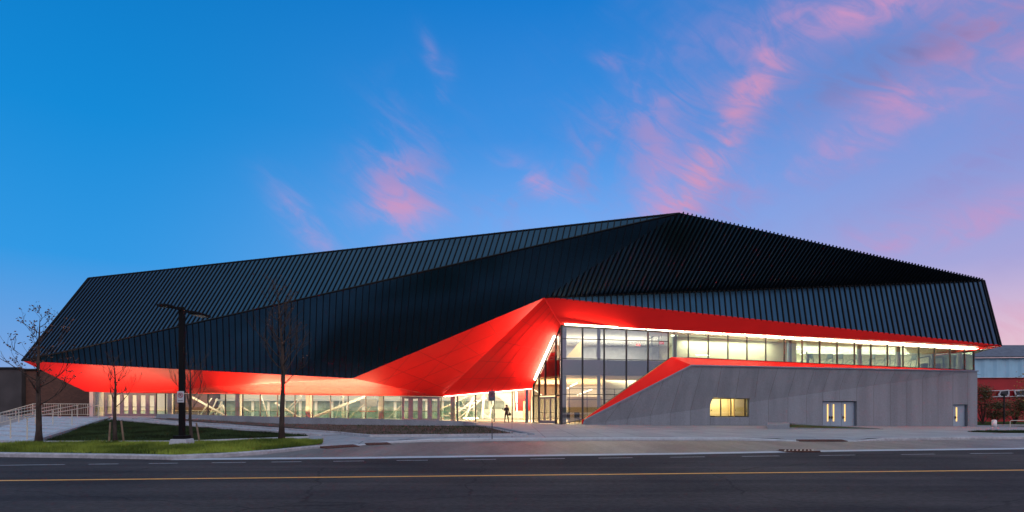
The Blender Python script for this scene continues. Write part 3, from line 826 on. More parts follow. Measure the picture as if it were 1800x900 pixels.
sh.build('ticket_room_wall', M['shade'], bld)
for x in (1258, 1300): 
    MB().cyl(wl(x,722)+Vector((0,.75,0)), .07, .09, 12).build('speaking_grille', M['iron'], win)
    MB().tube([wl(x,733)+Vector((0,.5,0)), wl(x,731)+Vector((0,.5,0))], [.24,.2], 14).build('pass_tray', M['iron'], win)
# steel doors in the concrete
def steel_door(x0, x1, y0, y1, strips, handle_x, dz=.32):
    w = Vector((0,dz,0)); q = [lp(x0,y1)+w, lp(x1,y1)+w, lp(x1,y0)+w, lp(x0,y0)+w]
    o = MB().hexa(q, [k+Vector((0,.06,0)) for k in q]).build('steel_door', M['door'], bld)
    for x in strips:
        s_ = [lp(x-1.1,743-2.3)+w, lp(x+1.1,743-2.3)+w, lp(x+1.1,y0+4.5)+w, lp(x-1.1,y0+4.5)+w]
        MB().hexa([k-Vector((0,.012,0)) for k in s_], [k+Vector((0,.01,0)) for k in s_]).build('vision_panel', M['amber'], o)
    for x in handle_x:
        p = lp(x,733.8)+w+Vector((0,-.05,0)); MB().box(p, (.09,.08,.26)).box(p+Vector((0,-.06,0)), (.20,.04,.05)).build('handle', M['iron'], o)
    return o
steel_door(1446.5,1462.3,706,750,(1458,),(1460.8,)); steel_door(1462.8,1482,706,750,(1468.4,),(1465.4,)); steel_door(1482.5,1505.5,706,750,(1488.2,),(1485.2,))
steel_door(1676,1700.5,711.5,750,(1685.5,),(1683,))
# ------------------------------------------------------------------ interior
inn = MB(); 
lob = MB(); lob.poly([(-45,58.2,.07),(-7.2,58.1,.07),(B1.x,B1.y+.1,.07),(T.x,T.y+.1,.05),(21,53.7,.05),(21,78,.07),(-45,78,.07)])
lob.build('interior_floor', M['floor'], bld)
MB().poly([(-45,78,-.2),(30,78,-.2),(30,78,4.5),(-45,78,4.5)]).build('interior_wall', M['white'], bld)
MB().poly([(-45,61,-.2),(-45,78,-.2),(-45,78,4.5),(-45,61,4.5)]).build('interior_wall', M['white'], bld)
MB().poly([(21,53.6,-.2),(21,78,-.2),(21,78,4.5),(21,53.6,4.5)]).build('interior_wall', M['tan'], bld)
ceil = MB(); cz = 4.4
ceil.poly([(-45,78,cz),(21,78,cz),(21,54.1,cz),(4.6,50.4,cz),(2.1,54.8,cz),(-6.9,58.3,cz),(-45,61.2,cz)])
ceil.build('lobby_ceiling', M['tan'], bld)
# tinted lower band of rear arena glazing with posts
tb = MB().box((-24,77.6,1.25), (46,.3,2.3)); tbo = tb.build('rink_glazing', M['teal'], bld)
pm = MB()
for i in range(22): pm.box((-46+i*2.15,77.4,1.2), (.35,.2,2.3))
absorb(tbo, pm.build('glazing_posts', M['white']))
MB().box((-24,76.9,2.5), (46,.5,.22)).build('bulkhead', M['steel'], bld)
# white handrail-glass balustrade
bal = MB()
for i in range(22): bal.box((-44+i*1.9,66,.62), (.05,.05,1.1))
bal.bar((-45,66,1.15), (-4,66,1.15), .06, .06); bo = bal.build('balustrade', M['framel'], bld)
MB().box((-24.5,66.04,.6), (41,.015,1.0)).build('balustrade_glass', M['rail_glass'], bo)
# columns just behind the glass
for x in (180, 293, 413, 538, 667.5, 795):
    q, _ = on(A_a, A_b, x); q = q+Vector((0,.75,0)); MB().box((q.x,q.y,2.1), (.46,.46,4.5)).build('column', M['colw'], bld)
q, _ = on(S, B1, 928); MB().box((q.x-.1,q.y+.6,2.1), (.32,.32,4.5)).build('column', M['column'], bld)
# white steel braces of the arena trusses (seen as diagonals)
def brace(x0, y0, x1, y1, Y, r=.13, Y2=None, mat='steel'):
    r *= .72
    MB().tube([P(x0,y0,Y), P(x1,y1,Y2 or Y)], r, 10).build('steel_brace', M[mat], bld)
for b_ in ((338,698,400,733,66,.16),(362,733,392,712,67,.13),(350,733,372,700,67,.11),(392,712,398,733,66,.12),(420,712,440,725,67,.16),(440,725,446,721,67,.14),
          (458,693,472,735,66,.10),(484,708,528,735,66,.15),(492,733,530,694,68,.08),(500,733,532,696,69,.08),(548,735,644,696,65,.22),
          (604,690,602,733,67,.16),(640,712,612,735,67,.12),(600,696,590,735,70,.08),(682,735,706,712,68,.10),(640,733,660,700,69,.10),
          (801,727,836,700,66,.10),(806,735,842,706,66,.10),(818,735,832,697,66,.18),(850,694,848,736,66,.2),(850,728,870,740,66,.10),(806,697,830,735,68,.07),(860,736,868,700,66,.14),
          (366,735,382,700,68,.10),(376,735,390,706,68,.10)):
    brace(*b_)
# hanging score box
sb_ = empty('scoreboard', 'grey hanging scoreboard with a red lower edge behind the lobby glass', 'scoreboard', P(652,712,69))
MB().box(P(648,708,69), (2.0,.5,.9)).build('housing', M['framel'], sb_)
MB().box(P(648,723,69)+Vector((0,-.3,0)), (2.0,.06,.08)).build('red_edge', M['banner'], sb_)
MB().tube([P(640,704,69), P(640,690,69)], .04, 6).tube([P(656,704,69), P(656,690,69)], .04, 6).build('hanger', M['steel'], sb_)
# stair in the lobby behind wall B
st = MB(); 
for i in range(9): st.box(lerp(P(775,735,66), P(850,700,66), i/8)+Vector((0,.6,0)), (.62,1.2,.16))
sto = st.build('lobby_stair', M['steel'], bld)
MB().hexa([P(770,722,65.5), P(822,697,65.5), P(822,706,65.5), P(770,733,65.5)], [P(770,722,65.5)+Vector((0,.03,0)), P(822,697,65.5)+Vector((0,.03,0)), P(822,706,65.5)+Vector((0,.03,0)), P(770,733,65.5)+Vector((0,.03,0))]).build('stair_glass', M['rail_glass'], sto)
MB().bar(P(770,721,65.4), P(822,696,65.4), .07, .07).build('stair_rail', M['galv'], sto)
# cream bulkhead, red inner ceiling, wood panels seen through the right lobby bays
MB().hexa([P(868,690,72), P(912,690,72), P(912,722,72), P(905,722,72)], [P(868,690,73), P(912,690,73), P(912,722,73), P(905,722,73)]).build('bulkhead', M['cream'], bld)
ri = MB(); ri.poly([P(903,682,57.2), P(936,681,57.2), P(932,722,72), P(905,722,72)]); rio = ri.build('inner_soffit', M['red'], bld)
MB().bar(P(907.5,688,58)+Vector((0,0,-.05)), P(908,706,64)+Vector((0,0,-.1)), .12, .05).build('light_strip', M['ledi'], rio)
MB().bar(P(908,708.5,66)+Vector((0,-.6,-.1)), P(908.5,721,71)+Vector((0,-1,-.1)), .10, .05).build('light_strip', M['ledi'], rio)
MB().box(P(922,722,64)+Vector((0,0,-.1)), (.32,.3,2.3)).build('wood_panel', M['wood'], bld)
MB().box(P(889,727,77), (6,.5,1.2)).build('reception_wall', M['white'], bld)
bn = MB()
for x, h in ((856,.9),(862,1.2),(868,1.0),(846,1.0),(838,.8)): bn.box(P(x,733,72), (.35,.3,h))
bn.build('rink_boards', M['teal'], bld)
# lobby D: slab with dark spandrel, rooms
sl = MB(); a_, b_ = Vector((T.x+.1,T.y+.30,0)), Vector((21,53.95,0))
sl.hexa([(T.x+.12,T.y+.25,4.45),(21,54.0,4.45),(21,78,4.45),(1.9,78,4.45),(B1.x+.35,B1.y+.3,4.45)], [(T.x+.12,T.y+.25,5.8),(21,54.0,5.8),(21,54.3,5.8),(2.4,54.3,5.8),(B1.x+.35,B1.y+.3,5.8)])
sl.build('floor_slab', M['spandrel'], bld)
up = MB(); up.poly([(B1.x+.3,54.6,5.05),(21,54.2,5.05),(50,60.5,5.05),(51,73,5.05),(2,73,5.05)]); up.build('upper_floor', M['floor'], bld)
MB().poly([(29.5,57.5,5.42),(48.5,60.5,5.42),(51,72,5.42),(29.5,69.9,5.42)]).build('gym_floor', M['floor'], bld)
gc_ = MB(); pf = [Vector((T.x+.1,T.y+.15,8.75)), Vector((18,53.3,8.38)), Vector((30,56.2,8.1)), Vector((RG.x-.3,RG.y+.1,RG.z-.12))]
for a, b in zip(pf, pf[1:]): gc_.poly([a, b, b+Vector((0,13.5,.25)), a+Vector((0,16 if a.x<5 else 13.5,.25))])
gc_.poly([pf[0], pf[0]+Vector((0,16,.25)), Vector((2,70,9)), Vector((B1.x+.2,B1.y+.4,8.8))]); gc_.build('gym_ceiling', M['white'], bld)
MB().poly([(1.8,66,5),(22,66,5),(22,66,9.3),(1.8,66,9.3)]).build('interior_wall', M['cream'], bld)
MB().poly([(18.2,58.5,5),(18.2,66,5),(18.2,66,9.3),(18.2,58.5,9.3)]).build('interior_wall', M['cream'], bld)
MB().poly([(15.6,55.2,5),(29.3,58.6,5),(29.3,58.6,9.3),(15.6,55.2,9.3)]).build('interior_wall', M['cream'], bld)
MB().poly([(45,71.4,5),(51.6,65.9,5),(51.6,65.9,9.3),(45,71.4,9.3)]).build('interior_wall', M['cream'], bld)
MB().poly([(29,70,5),(45,71.4,5),(45,71.4,9.3),(29,70,9.3)]).build('interior_wall', M['cream'], bld)
MB().poly([(29.3,58.6,5),(29.3,70,5),(29.3,70,9.3),(29.3,58.6,9.3)]).build('interior_wall', M['cream'], bld)
# ground floor room walls behind the entrance glass
MB().poly([(9.2,58,0),(21,60,0),(21,60,4.4),(9.2,58,4.4)]).build('interior_wall', M['cream'], bld)
MB().poly([(5.6,57.5,0),(9.2,58,0),(9.2,58,2.6),(5.6,57.5,2.6)]).build('interior_wall', M['tan'], bld)
scr = MB()
for x in (1001,1032,1080,1112): scr.bar(P(x,683,54.5), P(x,742,54.5), .06, .06, up=(0,1,0))
scr.bar(P(995,683,54.5), P(1100,684,54.5), .06, .06); scr.bar(P(995,702,54.5), P(1100,703,54.5), .06, .06)
scr.build('inner_screen', M['frame'], bld)
for x in (992, 1052.5):
    MB().cyl((P(x,715,51.3).x,51.3,0), .20 if x < 1000 else .16, 8.8, 20).build('column', M['column'], bld)
for x, Yc in ((1186,54.6),(1388,56.2),(1511,58.4),(1579,59.2)):
    MB().cyl((P(x,715,Yc).x,Yc,5.1), .22, 4.0, 20).build('column', M['column'] if x < 1400 else M['colw'], bld)
# upper lobby details
up2 = MB().box(P(1068,603,65.7), (3.6,.2,.75)); up2.build('wall_panel', M['framel'], bld)
MB().box(P(1074,622,65.6), (11,.3,1.6)).build('upper_counter', M['framel'], bld)
MB().box(P(1115,612,65.7), (1.3,.2,3.2)).build('interior_door', M['white'], bld)
MB().hexa([P(995,628,58), P(1022,628,58), P(1022,600,58), P(1020,600,58)], [P(995,628,58.5), P(1022,628,58.5), P(1022,600,58.5), P(1020,600,58.5)]).build('stair_flank', M['tan'], bld)
dd_ = MB()
for a, b in (((1146,632),(1146,590)),((1158,630),(1158,588)),((1140,596),(1160,586)),((1140,624),(1158,618))): dd_.bar(P(*a,56), P(*b,56), .08, .08, up=(0,1,0))
dd_.build('glazed_door_frame', M['framel'], bld)
MB().box(P(1051,617,60), (.35,.2,1.2)).build('notice_board', M['frame'], bld)
def text_mesh(s, size, loc, rot, mat, parent):
    cu = bpy.data.curves.new('t', 'FONT'); cu.body = s; cu.size = size; cu.extrude = .01; cu.align_x = 'CENTER'; cu.align_y = 'CENTER'
    to = bpy.data.objects.new('t', cu); COL.objects.link(to); dg_ = bpy.context.evaluated_depsgraph_get(); dg_.update()
    me_ = bpy.data.meshes.new_from_object(to.evaluated_get(dg_)); bpy.data.objects.remove(to)
    me_.materials.clear(); me_.materials.append(mat)
    o = bpy.data.objects.new('letters', me_); COL.objects.link(o); o.location = loc; o.rotation_euler = rot
    if parent: o.parent = parent; o.matrix_parent_inverse = wm(parent).inverted()
    return o
for (x, y, Y_, lb) in ((1122,606,64,'small red exit sign above the white upper-lobby door'), (1163,603,55,'red exit sign hung near the end of the upper lobby, beside the gym')):
    p = P(x,y,Y_); e_ = empty('exit_sign', lb, 'exit sign', p, 'red exit signs on the upper floor')
    MB().box(p, (.44,.10,.24)).build('sign_box', M['exitred'], e_); text_mesh('EXIT', .17, p-Vector((0,.065,0)), (R(90),0,0), M['exitw'], e_)
    MB().tube([p+Vector((0,0,.17)), p+Vector((0,0,1.6))], .015, 6).build('hanger', M['framel'], e_)
bp_ = P(970,628,54); bn_ = empty('striped_banner', 'red and white striped banner inside the side glass of the entrance', 'banner', bp_)
MB().box(bp_, (.8,.05,.9)).build('cloth', M['banner'], bn_); MB().box(bp_+Vector((0,-.04,.0)), (.8,.04,.18)).build('stripe', M['white'], bn_); MB().box(bp_+Vector((0,-.02,.47)), (.9,.05,.05)).build('rod', M['framel'], bn_)
bp_ = P(987,729,50.9); bn_ = empty('door_banner', 'narrow upright red banner standing just inside the entrance corner', 'banner', Vector((bp_.x,bp_.y,.06)))
MB().box(Vector((bp_.x-.05,51.0,.85)), (.12,.5,1.55)).build('cloth', M['banner'], bn_); MB().box(Vector((bp_.x-.05,51.0,.08)), (.3,.6,.05)).build('foot', M['frame'], bn_)
# chairs behind the entrance glass
def chair(x, y, lb):
    e_ = empty('lounge_chair', lb, 'chair', (x,y,.06), 'chairs inside the entrance')
    MB().box((x,y,.48), (.5,.5,.08)).build('seat', M['black'], e_); MB().box((x,y+.25,.80), (.5,.06,.55)).build('backrest', M['black'], e_)
    for a in (-.2,.2):
        for b in (-.2,.2): MB().box((x+a,y+b,.25), (.04,.04,.40)).build('leg', M['framel'], e_)
chair(5.15, 52.8, 'black chair nearest the corner post, behind the entrance glass')
chair(6.05, 52.8, 'black chair to the right of the one at the corner post')
# interior ceiling tubes
def tube_light(a, b, w=.12, parent=bld): MB().bar(a, b, w, .05).build('ceiling_light', M['ledi'], parent)
for (x0,y0,x1,y1,Y_) in ((1003,679,1014,673.5,60),(1025,690,1040,684.5,64),(1083,680,1098,675,60),(1015,694,1021,692,66),(1062,685,1072,683.5,64),(1069,695,1078,693,68),(992,684,999,682,66)):
    q0, q1 = P(x0,y0,Y_), P(x1,y1,Y_-1.5)
    tube_light(q0, q1, .11)
for (x0,y0,x1,y1,Y_) in ((1462,623,1478,620,63),(1407,623,1418,619,63)):
    tube_light(P(x0,y0,Y_), P(x1,y1,Y_), .13)
tube_light(P(1224,623.5,54.4), P(1246,624.8,54.9), .22); tube_light(P(1180,590,54.4), P(1190,590.5,54.6), .18)
for i in range(5):
    for j in range(3):
        tube_light(Vector((31+i*4,62+j*3,8.2)), Vector((33.4+i*4,62+j*3,8.2)), .14)

# interior light (from the ceiling luminaires, plus an added upward fill)
def area(name, loc, rot, sx, sy, W, col=(1,.92,.74), spread=180):
    l = bpy.data.lights.new(name, 'AREA'); l.shape = 'RECTANGLE'; l.size = sx; l.size_y = sy; l.energy = W; l.color = col; l.spread = R(spread)
    o = bpy.data.objects.new(name, l); COL.objects.link(o); o.location = loc; o.rotation_euler = [R(k) for k in rot]; o.parent = bld; o.matrix_parent_inverse = wm(bld).inverted(); return o
area('lobby_ceiling_lamp', (-22,70,4.3), (0,0,0), 42, 12, 3500, (1,.97,.88))
area('entrance_ceiling_lamp', (9,63,4.3), (0,0,0), 16, 10, 11000, (1,.85,.54))
area('upper_lobby_lamp', (9,60,8.5), (0,0,0), 12, 8, 3900, (1,.92,.72))
area('upper_lobby_fill', (9,60,6.0), (180,0,0), 11, 6, 1100, (1,.92,.72))  # added upward fill to brighten the upper lobby ceiling, no real fitting
area('corridor_lamp', (21.5,55.9,8.1), (0,0,13), 10, .9, 560, (1,.95,.80))
area('gym_lamp', (39,64,7.9), (0,0,5), 18, 8, 5000, (.98,1,.80))
area('ticket_room_lamp', (lp(1283,716).x,lp(1283,716).y+.95,2.65), (0,0,0), 3.4, .6, 190, (1,.84,.48))
# floor-level wall washers behind the lobby glass, more added outside it, throwing light up on to the soffit
def washer(pa_, pb_, x0, x1, W, back, ang, rz, col=(1,.66,.30), sp=110, z=.11):
    a, _ = on(pa_, pb_, x0); b, _ = on(pa_, pb_, x1); mid_ = (a+b)/2
    area('floor_uplight', (mid_.x, mid_.y+back, z), (180-ang, 0, rz), (b-a).length*.96, .22, W, col, sp)
washer(A_a, A_b, 300, 540, 4200, 1.1, 30, -4, (1,.80,.52), 100, .10)
washer(A_a, A_b, 540, 770, 4200, 1.1, 30, -4, (1,.80,.52), 100, .10)
washer(A_a, A_b, 186, 290, 1200, 1.2, 36, -4, z=.62)
washer(A_a, A_b, 320, 670, 6000, -1.3, 6, -4, (1,.74,.40), 120, .2)
washer(A_a, A_b, 130, 320, 480, -2.6, -4, -4, (1,.66,.40), 150, .70)
washer(S, B1, 790, 925, 8000, 2.0, 34, -20, (1,.70,.42), 130, .14)
area('planter_uplight', (-11,51.5,.30), (180-8,0,0), 13, .4, 120, (1,.66,.42), 150)
sl_ = (sb-sa); so_ = area('strip_wash', (sa+sb)/2+n4s*.45, (0,0,0), sl_.length, .10, 700, (1,.60,.42), 180)
xa_ = sl_.normalized(); dn_ = -n4s; left_ = xa_.cross(n4s)
if left_.x > 0: left_ = -left_
za_ = -(dn_*.6+left_).normalized(); za_ = (za_-xa_*za_.dot(xa_)).normalized(); ya_ = za_.cross(xa_)
so_.rotation_euler = Matrix((xa_, ya_, za_)).transposed().to_euler()
# added lamps boosting the gym strip's upward light on the red soffit
for t0_, t1_, w_ in ((.0,.28,220), (.28,1.0,2700)):
    ca, cb = lerp(h0,h1,t0_), lerp(h0,h1,t1_); cm_ = (ca+cb)/2+nD*.16-Vector((0,0,.12)); ln_ = cb-ca
    co = area('strip_fill', cm_, (0,0,0), ln_.length, .08, w_, (1,.72,.42), 170)
    xa_ = ln_.normalized(); za_ = Vector((0,0,-1)); za_ = (za_-xa_*za_.dot(xa_)).normalized(); ya_ = za_.cross(xa_)
    co.rotation_euler = Matrix((xa_, ya_, za_)).transposed().to_euler()

# ------------------------------------------------------------------ gym machines and runner
def treadmill():
    e_ = empty('treadmill', '', 'treadmill', (0,0,0), 'treadmills behind the upper gym glass')
    MB().box((0,0,.14), (.8,1.9,.22)).build('deck', M['eq'], e_, bevel=.03)
    for s_ in (-.36,.36):
        MB().tube([(s_,.7,.2), (s_,.9,.9), (s_,.85,1.25)], .04, 8).build('upright', M['eq'], e_)
        MB().tube([(s_,.85,1.15), (s_,.45,1.1), (s_,.0,.95), (s_,-.3,.7)], .028, 8).build('handrail', M['eq'], e_)
    MB().hexa([(-.34,.82,1.2),(.34,.82,1.2),(.34,.9,1.16),(-.34,.9,1.16)], [(-.30,.93,1.62),(.30,.93,1.62),(.30,1.0,1.60),(-.30,1.0,1.60)]).build('console', M['eq'], e_, bevel=.02)
    return e_
tm0 = treadmill()
tms = [(1415,60.0,-60,'treadmill the runner is using, beside the tall blue-grey cabinet'), (1448,60.3,-70,'first empty treadmill right of the runner'), (1466,60.6,-70,'second empty treadmill right of the runner'),
       (1494,60.9,-80,'treadmill just left of the first round column in the gym'), (1521,61.2,-80,'treadmill just right of the first round column in the gym'),
       (1548,61.6,-80,'treadmill midway between the two round gym columns'), (1566,62.0,-80,'treadmill just left of the second round gym column'), (1594,62.3,-80,'last treadmill on the right, past the second gym column')]
for i, (x, Y_, rz, lb) in enumerate(tms):
    o = tm0 if i == 0 else copy_tree(tm0)
    p = P(x,650,Y_); o.location = (p.x, p.y, 5.44); o.rotation_euler = (0,0,R(rz)); o['label'] = lb; o.scale = (1,1,1.12)
cbx = empty('gym_cabinet', 'tall blue-grey cabinet standing behind the gym glass left of the runner', 'cabinet', (P(1385,640,60).x,60,5.05))
MB().box((P(1385,640,60).x,60,6.4), (.9,.6,2.7)).build('body', M['column'], cbx, bevel=.02); MB().box((P(1385,640,60).x,59.68,6.4), (.03,.03,2.4)).build('door_gap', M['frame'], cbx)
# row of dark machines near the right end
for i, x in enumerate((1625,1648,1668)):
    p = P(x,650,63+i*.6); e_ = empty('weight_machine', ['leftmost of the three green-grey weight machines near the right end of the gym','middle one of the three green-grey weight machines in the gym','rightmost green-grey weight machine, beside the pale end column'][i], 'gym machine', (p.x,p.y,5.43), 'weight machines near the right end of the gym')
    MB().box((p.x,p.y,5.5), (1.5,1.2,.15)).build('base', M['eq'], e_)
    MB().bar((p.x-.6,p.y,5.2),(p.x-.6,p.y,7.0),.12,.12).bar((p.x+.6,p.y,5.2),(p.x+.6,p.y,7.2),.12,.12).bar((p.x-.6,p.y,7.0),(p.x+.6,p.y,7.2),.12,.12).bar((p.x-.6,p.y,6.1),(p.x+.6,p.y,6.3),.10,.1).build('frame', M['eq'], e_)
    MB().box((p.x,p.y,5.9), (.5,.4,1.0)).build('weight_stack', M['iron'], e_); MB().box((p.x+.2,p.y-.5,5.65), (.5,.5,.1)).build('seat', M['black'], e_)

def person(loc, rz, J, label, mats, scale=1.0, hair_long=False):
    """J: joints dict name->(x,y,z,r); one skinned continuous body"""
    root = empty('person', label, 'person', loc); root.rotation_euler = (0,0,rz)
    chains = [('pelvis','waist','chest','neck','head0','head1'), ('chest','shL','elL','wrL','palmL'), ('chest','shR','elR','wrR','palmR'),
              ('pelvis','hipL','knL','anL','toeL'), ('pelvis','hipR','knR','anR','toeR')]
    names = list(J); me = bpy.data.meshes.new('body'); E = []
    for ch in chains:
        for a, b in zip(ch, ch[1:]):
            E.append((names.index(a), names.index(b)))
    me.from_pydata([J[k][:3] for k in names], E, [])
    o = bpy.data.objects.new('body', me); COL.objects.link(o)
    sk = o.modifiers.new('skin', 'SKIN'); sk.use_smooth_shade = True
    lay_ = me.skin_vertices[0] if me.skin_vertices else None
    if lay_ is None:
        bm = bmesh.new(); bm.from_mesh(me); bm.verts.layers.skin.verify(); bm.to_mesh(me); bm.free(); lay_ = me.skin_vertices[0]
    for i, k in enumerate(names): lay_.data[i].radius = (J[k][3], J[k][3]*(.72 if k in ('waist','chest','pelvis') else 1)); lay_.data[i].use_root = (k == 'pelvis')
    sb2 = o.modifiers.new('sub', 'SUBSURF'); sb2.levels = 2; sb2.render_levels = 2
    dg_ = bpy.context.evaluated_depsgraph_get(); dg_.update(); m2 = bpy.data.meshes.new_from_object(o.evaluated_get(dg_))
    bpy.data.objects.remove(o)
    # fingers rooted in the palms, nose and ears on the head
    bm = bmesh.new(); bm.from_mesh(m2)
    ex = MB()
    for s_ in 'LR':
        w, p = Vector(J['wr'+s_][:3]), Vector(J['palm'+s_][:3]); d_ = (p-w).normalized(); sd_ = d_.cross(Vector((0,1,.2))).normalized(); cu_ = d_.cross(sd_)
        for k, (off, ln) in enumerate(((-.030,.065),(-.010,.078),(.010,.072),(.029,.055))):
            b0 = p + sd_*off; ex.tube([b0-d_*.02, b0+d_*ln*.45, b0+d_*ln*.8+cu_*.018, b0+d_*ln*.9+cu_*.035], [.0095,.009,.008,.006], 6)
        ex.tube([w+d_*.03+sd_*-.02, w+d_*.055+sd_*-.048, w+d_*.09+sd_*-.055], [.011,.010,.008], 6)
    h0_, h1_ = Vector(J['head0'][:3]), Vector(J['head1'][:3]); f_ = Vector(mats['face']); side = f_.cross(Vector((0,0,1)))
    hc = (h0_+h1_)/2; ex.tube([hc+f_*.085+Vector((0,0,.02)), hc+f_*.118-Vector((0,0,.015))], [.008,.016], 6)
    for q in (-1,1): ex.tube([hc+side*q*.075, hc+side*q*.096], [.018,.03], 8)
    me3 = bpy.data.meshes.new('x'); me3.from_pydata(ex.v, [], ex.f); bm.from_mesh(me3); bm.to_mesh(m2); bm.free()
    m2.materials.clear()
    for k in ('top','leg','skin'): m2.materials.append(M[mats[k]])
    neck = J['neck'][2]; hip = J['pelvis'][2]; palms = [Vector(J['palmL'][:3]), Vector(J['palmR'][:3])]
    for pl in m2.polygons:
        c3 = pl.center; pl.use_smooth = True
        if c3.z > neck+.01 or min((c3-q).length for q in palms) < .12: pl.material_index = 2
        elif c3.z < hip-.05: pl.material_index = 1
        else: pl.material_index = 0
    b = bpy.data.objects.new('body', m2); COL.objects.link(b); b.parent = root
    # hair cap
    bm = bmesh.new(); bmesh.ops.create_uvsphere(bm, u_segments=16, v_segments=10, radius=.112)
    for v_ in list(bm.verts):
        if v_.co.z < -.01 and v_.co.dot(f_) > 0.03: bm.verts.remove(v_)
    for v_ in bm.verts:
        if hair_long and v_.co.z < -.02: v_.co.z *= 2.0; v_.co.x *= .9
    mh = bpy.data.meshes.new('hair'); bm.to_mesh(mh); bm.free(); mh.materials.append(M['black'])
    ho = bpy.data.objects.new('hair', mh); COL.objects.link(ho); ho.parent = root; ho.location = hc-f_*.015+Vector((0,0,.03))
    return root
JW = dict(pelvis=(0,0,.93,.15), waist=(0,0,1.08,.135), chest=(0,0,1.28,.17), neck=(0,0,1.46,.055), head0=(0,-.015,1.54,.085), head1=(0,-.02,1.64,.085),
  shL=(-.17,0,1.38,.065), elL=(-.23,-.05,1.13,.05), wrL=(-.30,-.28,1.20,.034), palmL=(-.33,-.34,1.25,.032),
  shR=(.17,0,1.38,.065), elR=(.22,.04,1.12,.05), wrR=(.23,-.06,.90,.034), palmR=(.235,-.09,.82,.034),
  hipL=(-.09,0,.86,.105), knL=(-.15,-.02,.48,.068), anL=(-.20,.02,.08,.045), toeL=(-.22,-.14,.035,.036),
  hipR=(.09,0,.86,.105), knR=(.13,-.02,.48,.068), anR=(.19,.03,.08,.045), toeR=(.20,-.13,.035,.036))
pp = P(890.5,744,54.2); pz = H(pp.x,pp.y)
pr = person((pp.x,pp.y,pz), R(8), JW, 'person in dark clothes standing outside the lobby glass looking at a phone', dict(top='black', leg='black', skin='skin', face=(-.5,-.86,0)), hair_long=True)
hb = empty('shoulder_bag', 'dark bag hanging at the hip of the person outside the lobby glass', 'bag', (pp.x+.30,pp.y+.03,pz+.72))
bb = MB().tube([(pp.x+.30,pp.y+.03,pz+.68),(pp.x+.30,pp.y+.03,pz+.78),(pp.x+.29,pp.y+.03,pz+.95)], [.13,.16,.09], 12).build('pouch', M['black'], hb, True)
MB().tube([(pp.x+.27,pp.y+.03,pz+.95),(pp.x+.22,pp.y-.02,pz+1.25),(pp.x+.15,pp.y,pz+1.45),(pp.x+.20,pp.y+.08,pz+1.2),(pp.x+.28,pp.y+.08,pz+.95)], .014, 6).build('strap', M['black'], hb)
ph = empty('phone', 'small dark phone held up by the person outside the lobby', 'phone', (pp.x-.36,pp.y-.40,pz+1.28))
MB().box((pp.x-.36,pp.y-.43,pz+1.31), (.075,.02,.15)).build('case', M['iron'], ph, bevel=.004)
MB().box((pp.x-.36,pp.y-.417,pz+1.31), (.066,.003,.135)).build('screen', M['darkglass'], ph)
JR = dict(pelvis=(0,0,.95,.14), waist=(-.03,0,1.10,.13), chest=(-.09,0,1.29,.17), neck=(-.13,0,1.47,.055), head0=(-.16,0,1.55,.085), head1=(-.18,0,1.65,.085),
  shL=(-.09,-.19,1.38,.065), elL=(.12,-.26,1.22,.05), wrL=(-.05,-.24,1.05,.034), palmL=(-.11,-.22,1.06,.034),
  shR=(-.09,.19,1.38,.065), elR=(.10,.25,1.18,.05), wrR=(-.18,.22,1.14,.034), palmR=(-.25,.20,1.16,.034),
  hipL=(0,-.09,.88,.10), knL=(-.16,-.09,.52,.07), anL=(-.02,-.09,.14,.045), toeL=(-.15,-.09,.09,.036),
  hipR=(0,.09,.88,.10), knR=(.06,.09,.48,.07), anR=(.32,.09,.30,.045), toeR=(.38,.09,.18,.036))
p = P(1421,640,59.6)
person((p.x,p.y,5.66), R(-8), JR, 'person in a mauve shirt running on a treadmill behind the gym glass', dict(top='navy', leg='black', skin='skin', face=(-1,0,0)))

# ------------------------------------------------------------------ left terrain: stairs, ramp, beds, lawns
def patch(pts, nx, ny, mat, name, amp=.0, kind='structure'):
    """bilinear patch from 4 corners a,b,c,d (a-b near edge, d-c far edge)"""
    a, b, c_, d_ = [Vector(q) for q in pts]; m = MB()
    for j in range(ny+1):
        for i in range(nx+1):
            p = lerp(lerp(a,b,i/nx), lerp(d_,c_,i/nx), j/ny); e = 0 if i in (0,nx) or j in (0,ny) else amp*noise.noise(p*.7)
            m.v.append((p.x,p.y,p.z+e))
    for j in range(ny):
        for i in range(nx):
            q = j*(nx+1)+i; m.f.append([q,q+1,q+nx+2,q+nx+1])
    o = m.build(name, mat, None, True); struct(o, kind); return o
def poly_mesh(pts, mat, name):
    o = MB().poly(pts).build(name, mat); return struct(o)
ST0 = G(45,779,.15); ST1 = P(188,735.5,40); ST1.z = .80       # right cheek of the stairs, foot and head
dirS = (ST1-ST0); dS = Vector((dirS.x,dirS.y,0)).normalized(); leftd = Vector((-1,0.06,0)).normalized()
SL0 = P(-60,772,25); SL0.z = .15; SL1 = P(58,731,47.5); SL1.z = .82
terr = MB()
tp = [Vector((-70,52,.80)), SL1.copy(), Vector((ST1.x,ST1.y+.1,.79)), Vector((-25.2,36.2,.79)), Vector((-25,46.9,.62)), Vector((-28,60.5,.56)), Vector((-70,62,.56))]
tp[1].z = .80
terr.hexa([Vector((q.x,q.y,-.3)) for q in tp], tp); struct(terr.build('terrace', M['walk']))
stm = MB(); NS = 8
for i in range(NS):
    t0 = i/NS; a, c_ = lerp(ST0,ST1,t0), lerp(SL0,SL1,t0); b, e_ = ST1, SL1; zt_ = .15+(i+1)*(.79-.15)/NS-.0008*i
    stm.hexa([Vector((q.x,q.y,0)) for q in (a,b,e_,c_)], [Vector((q.x,q.y,zt_)) for q in (a,b,e_,c_)])
stairs = empty('entrance_stairs', 'wide pale concrete stairs with metal handrails at the far left', 'stairs', ST0)
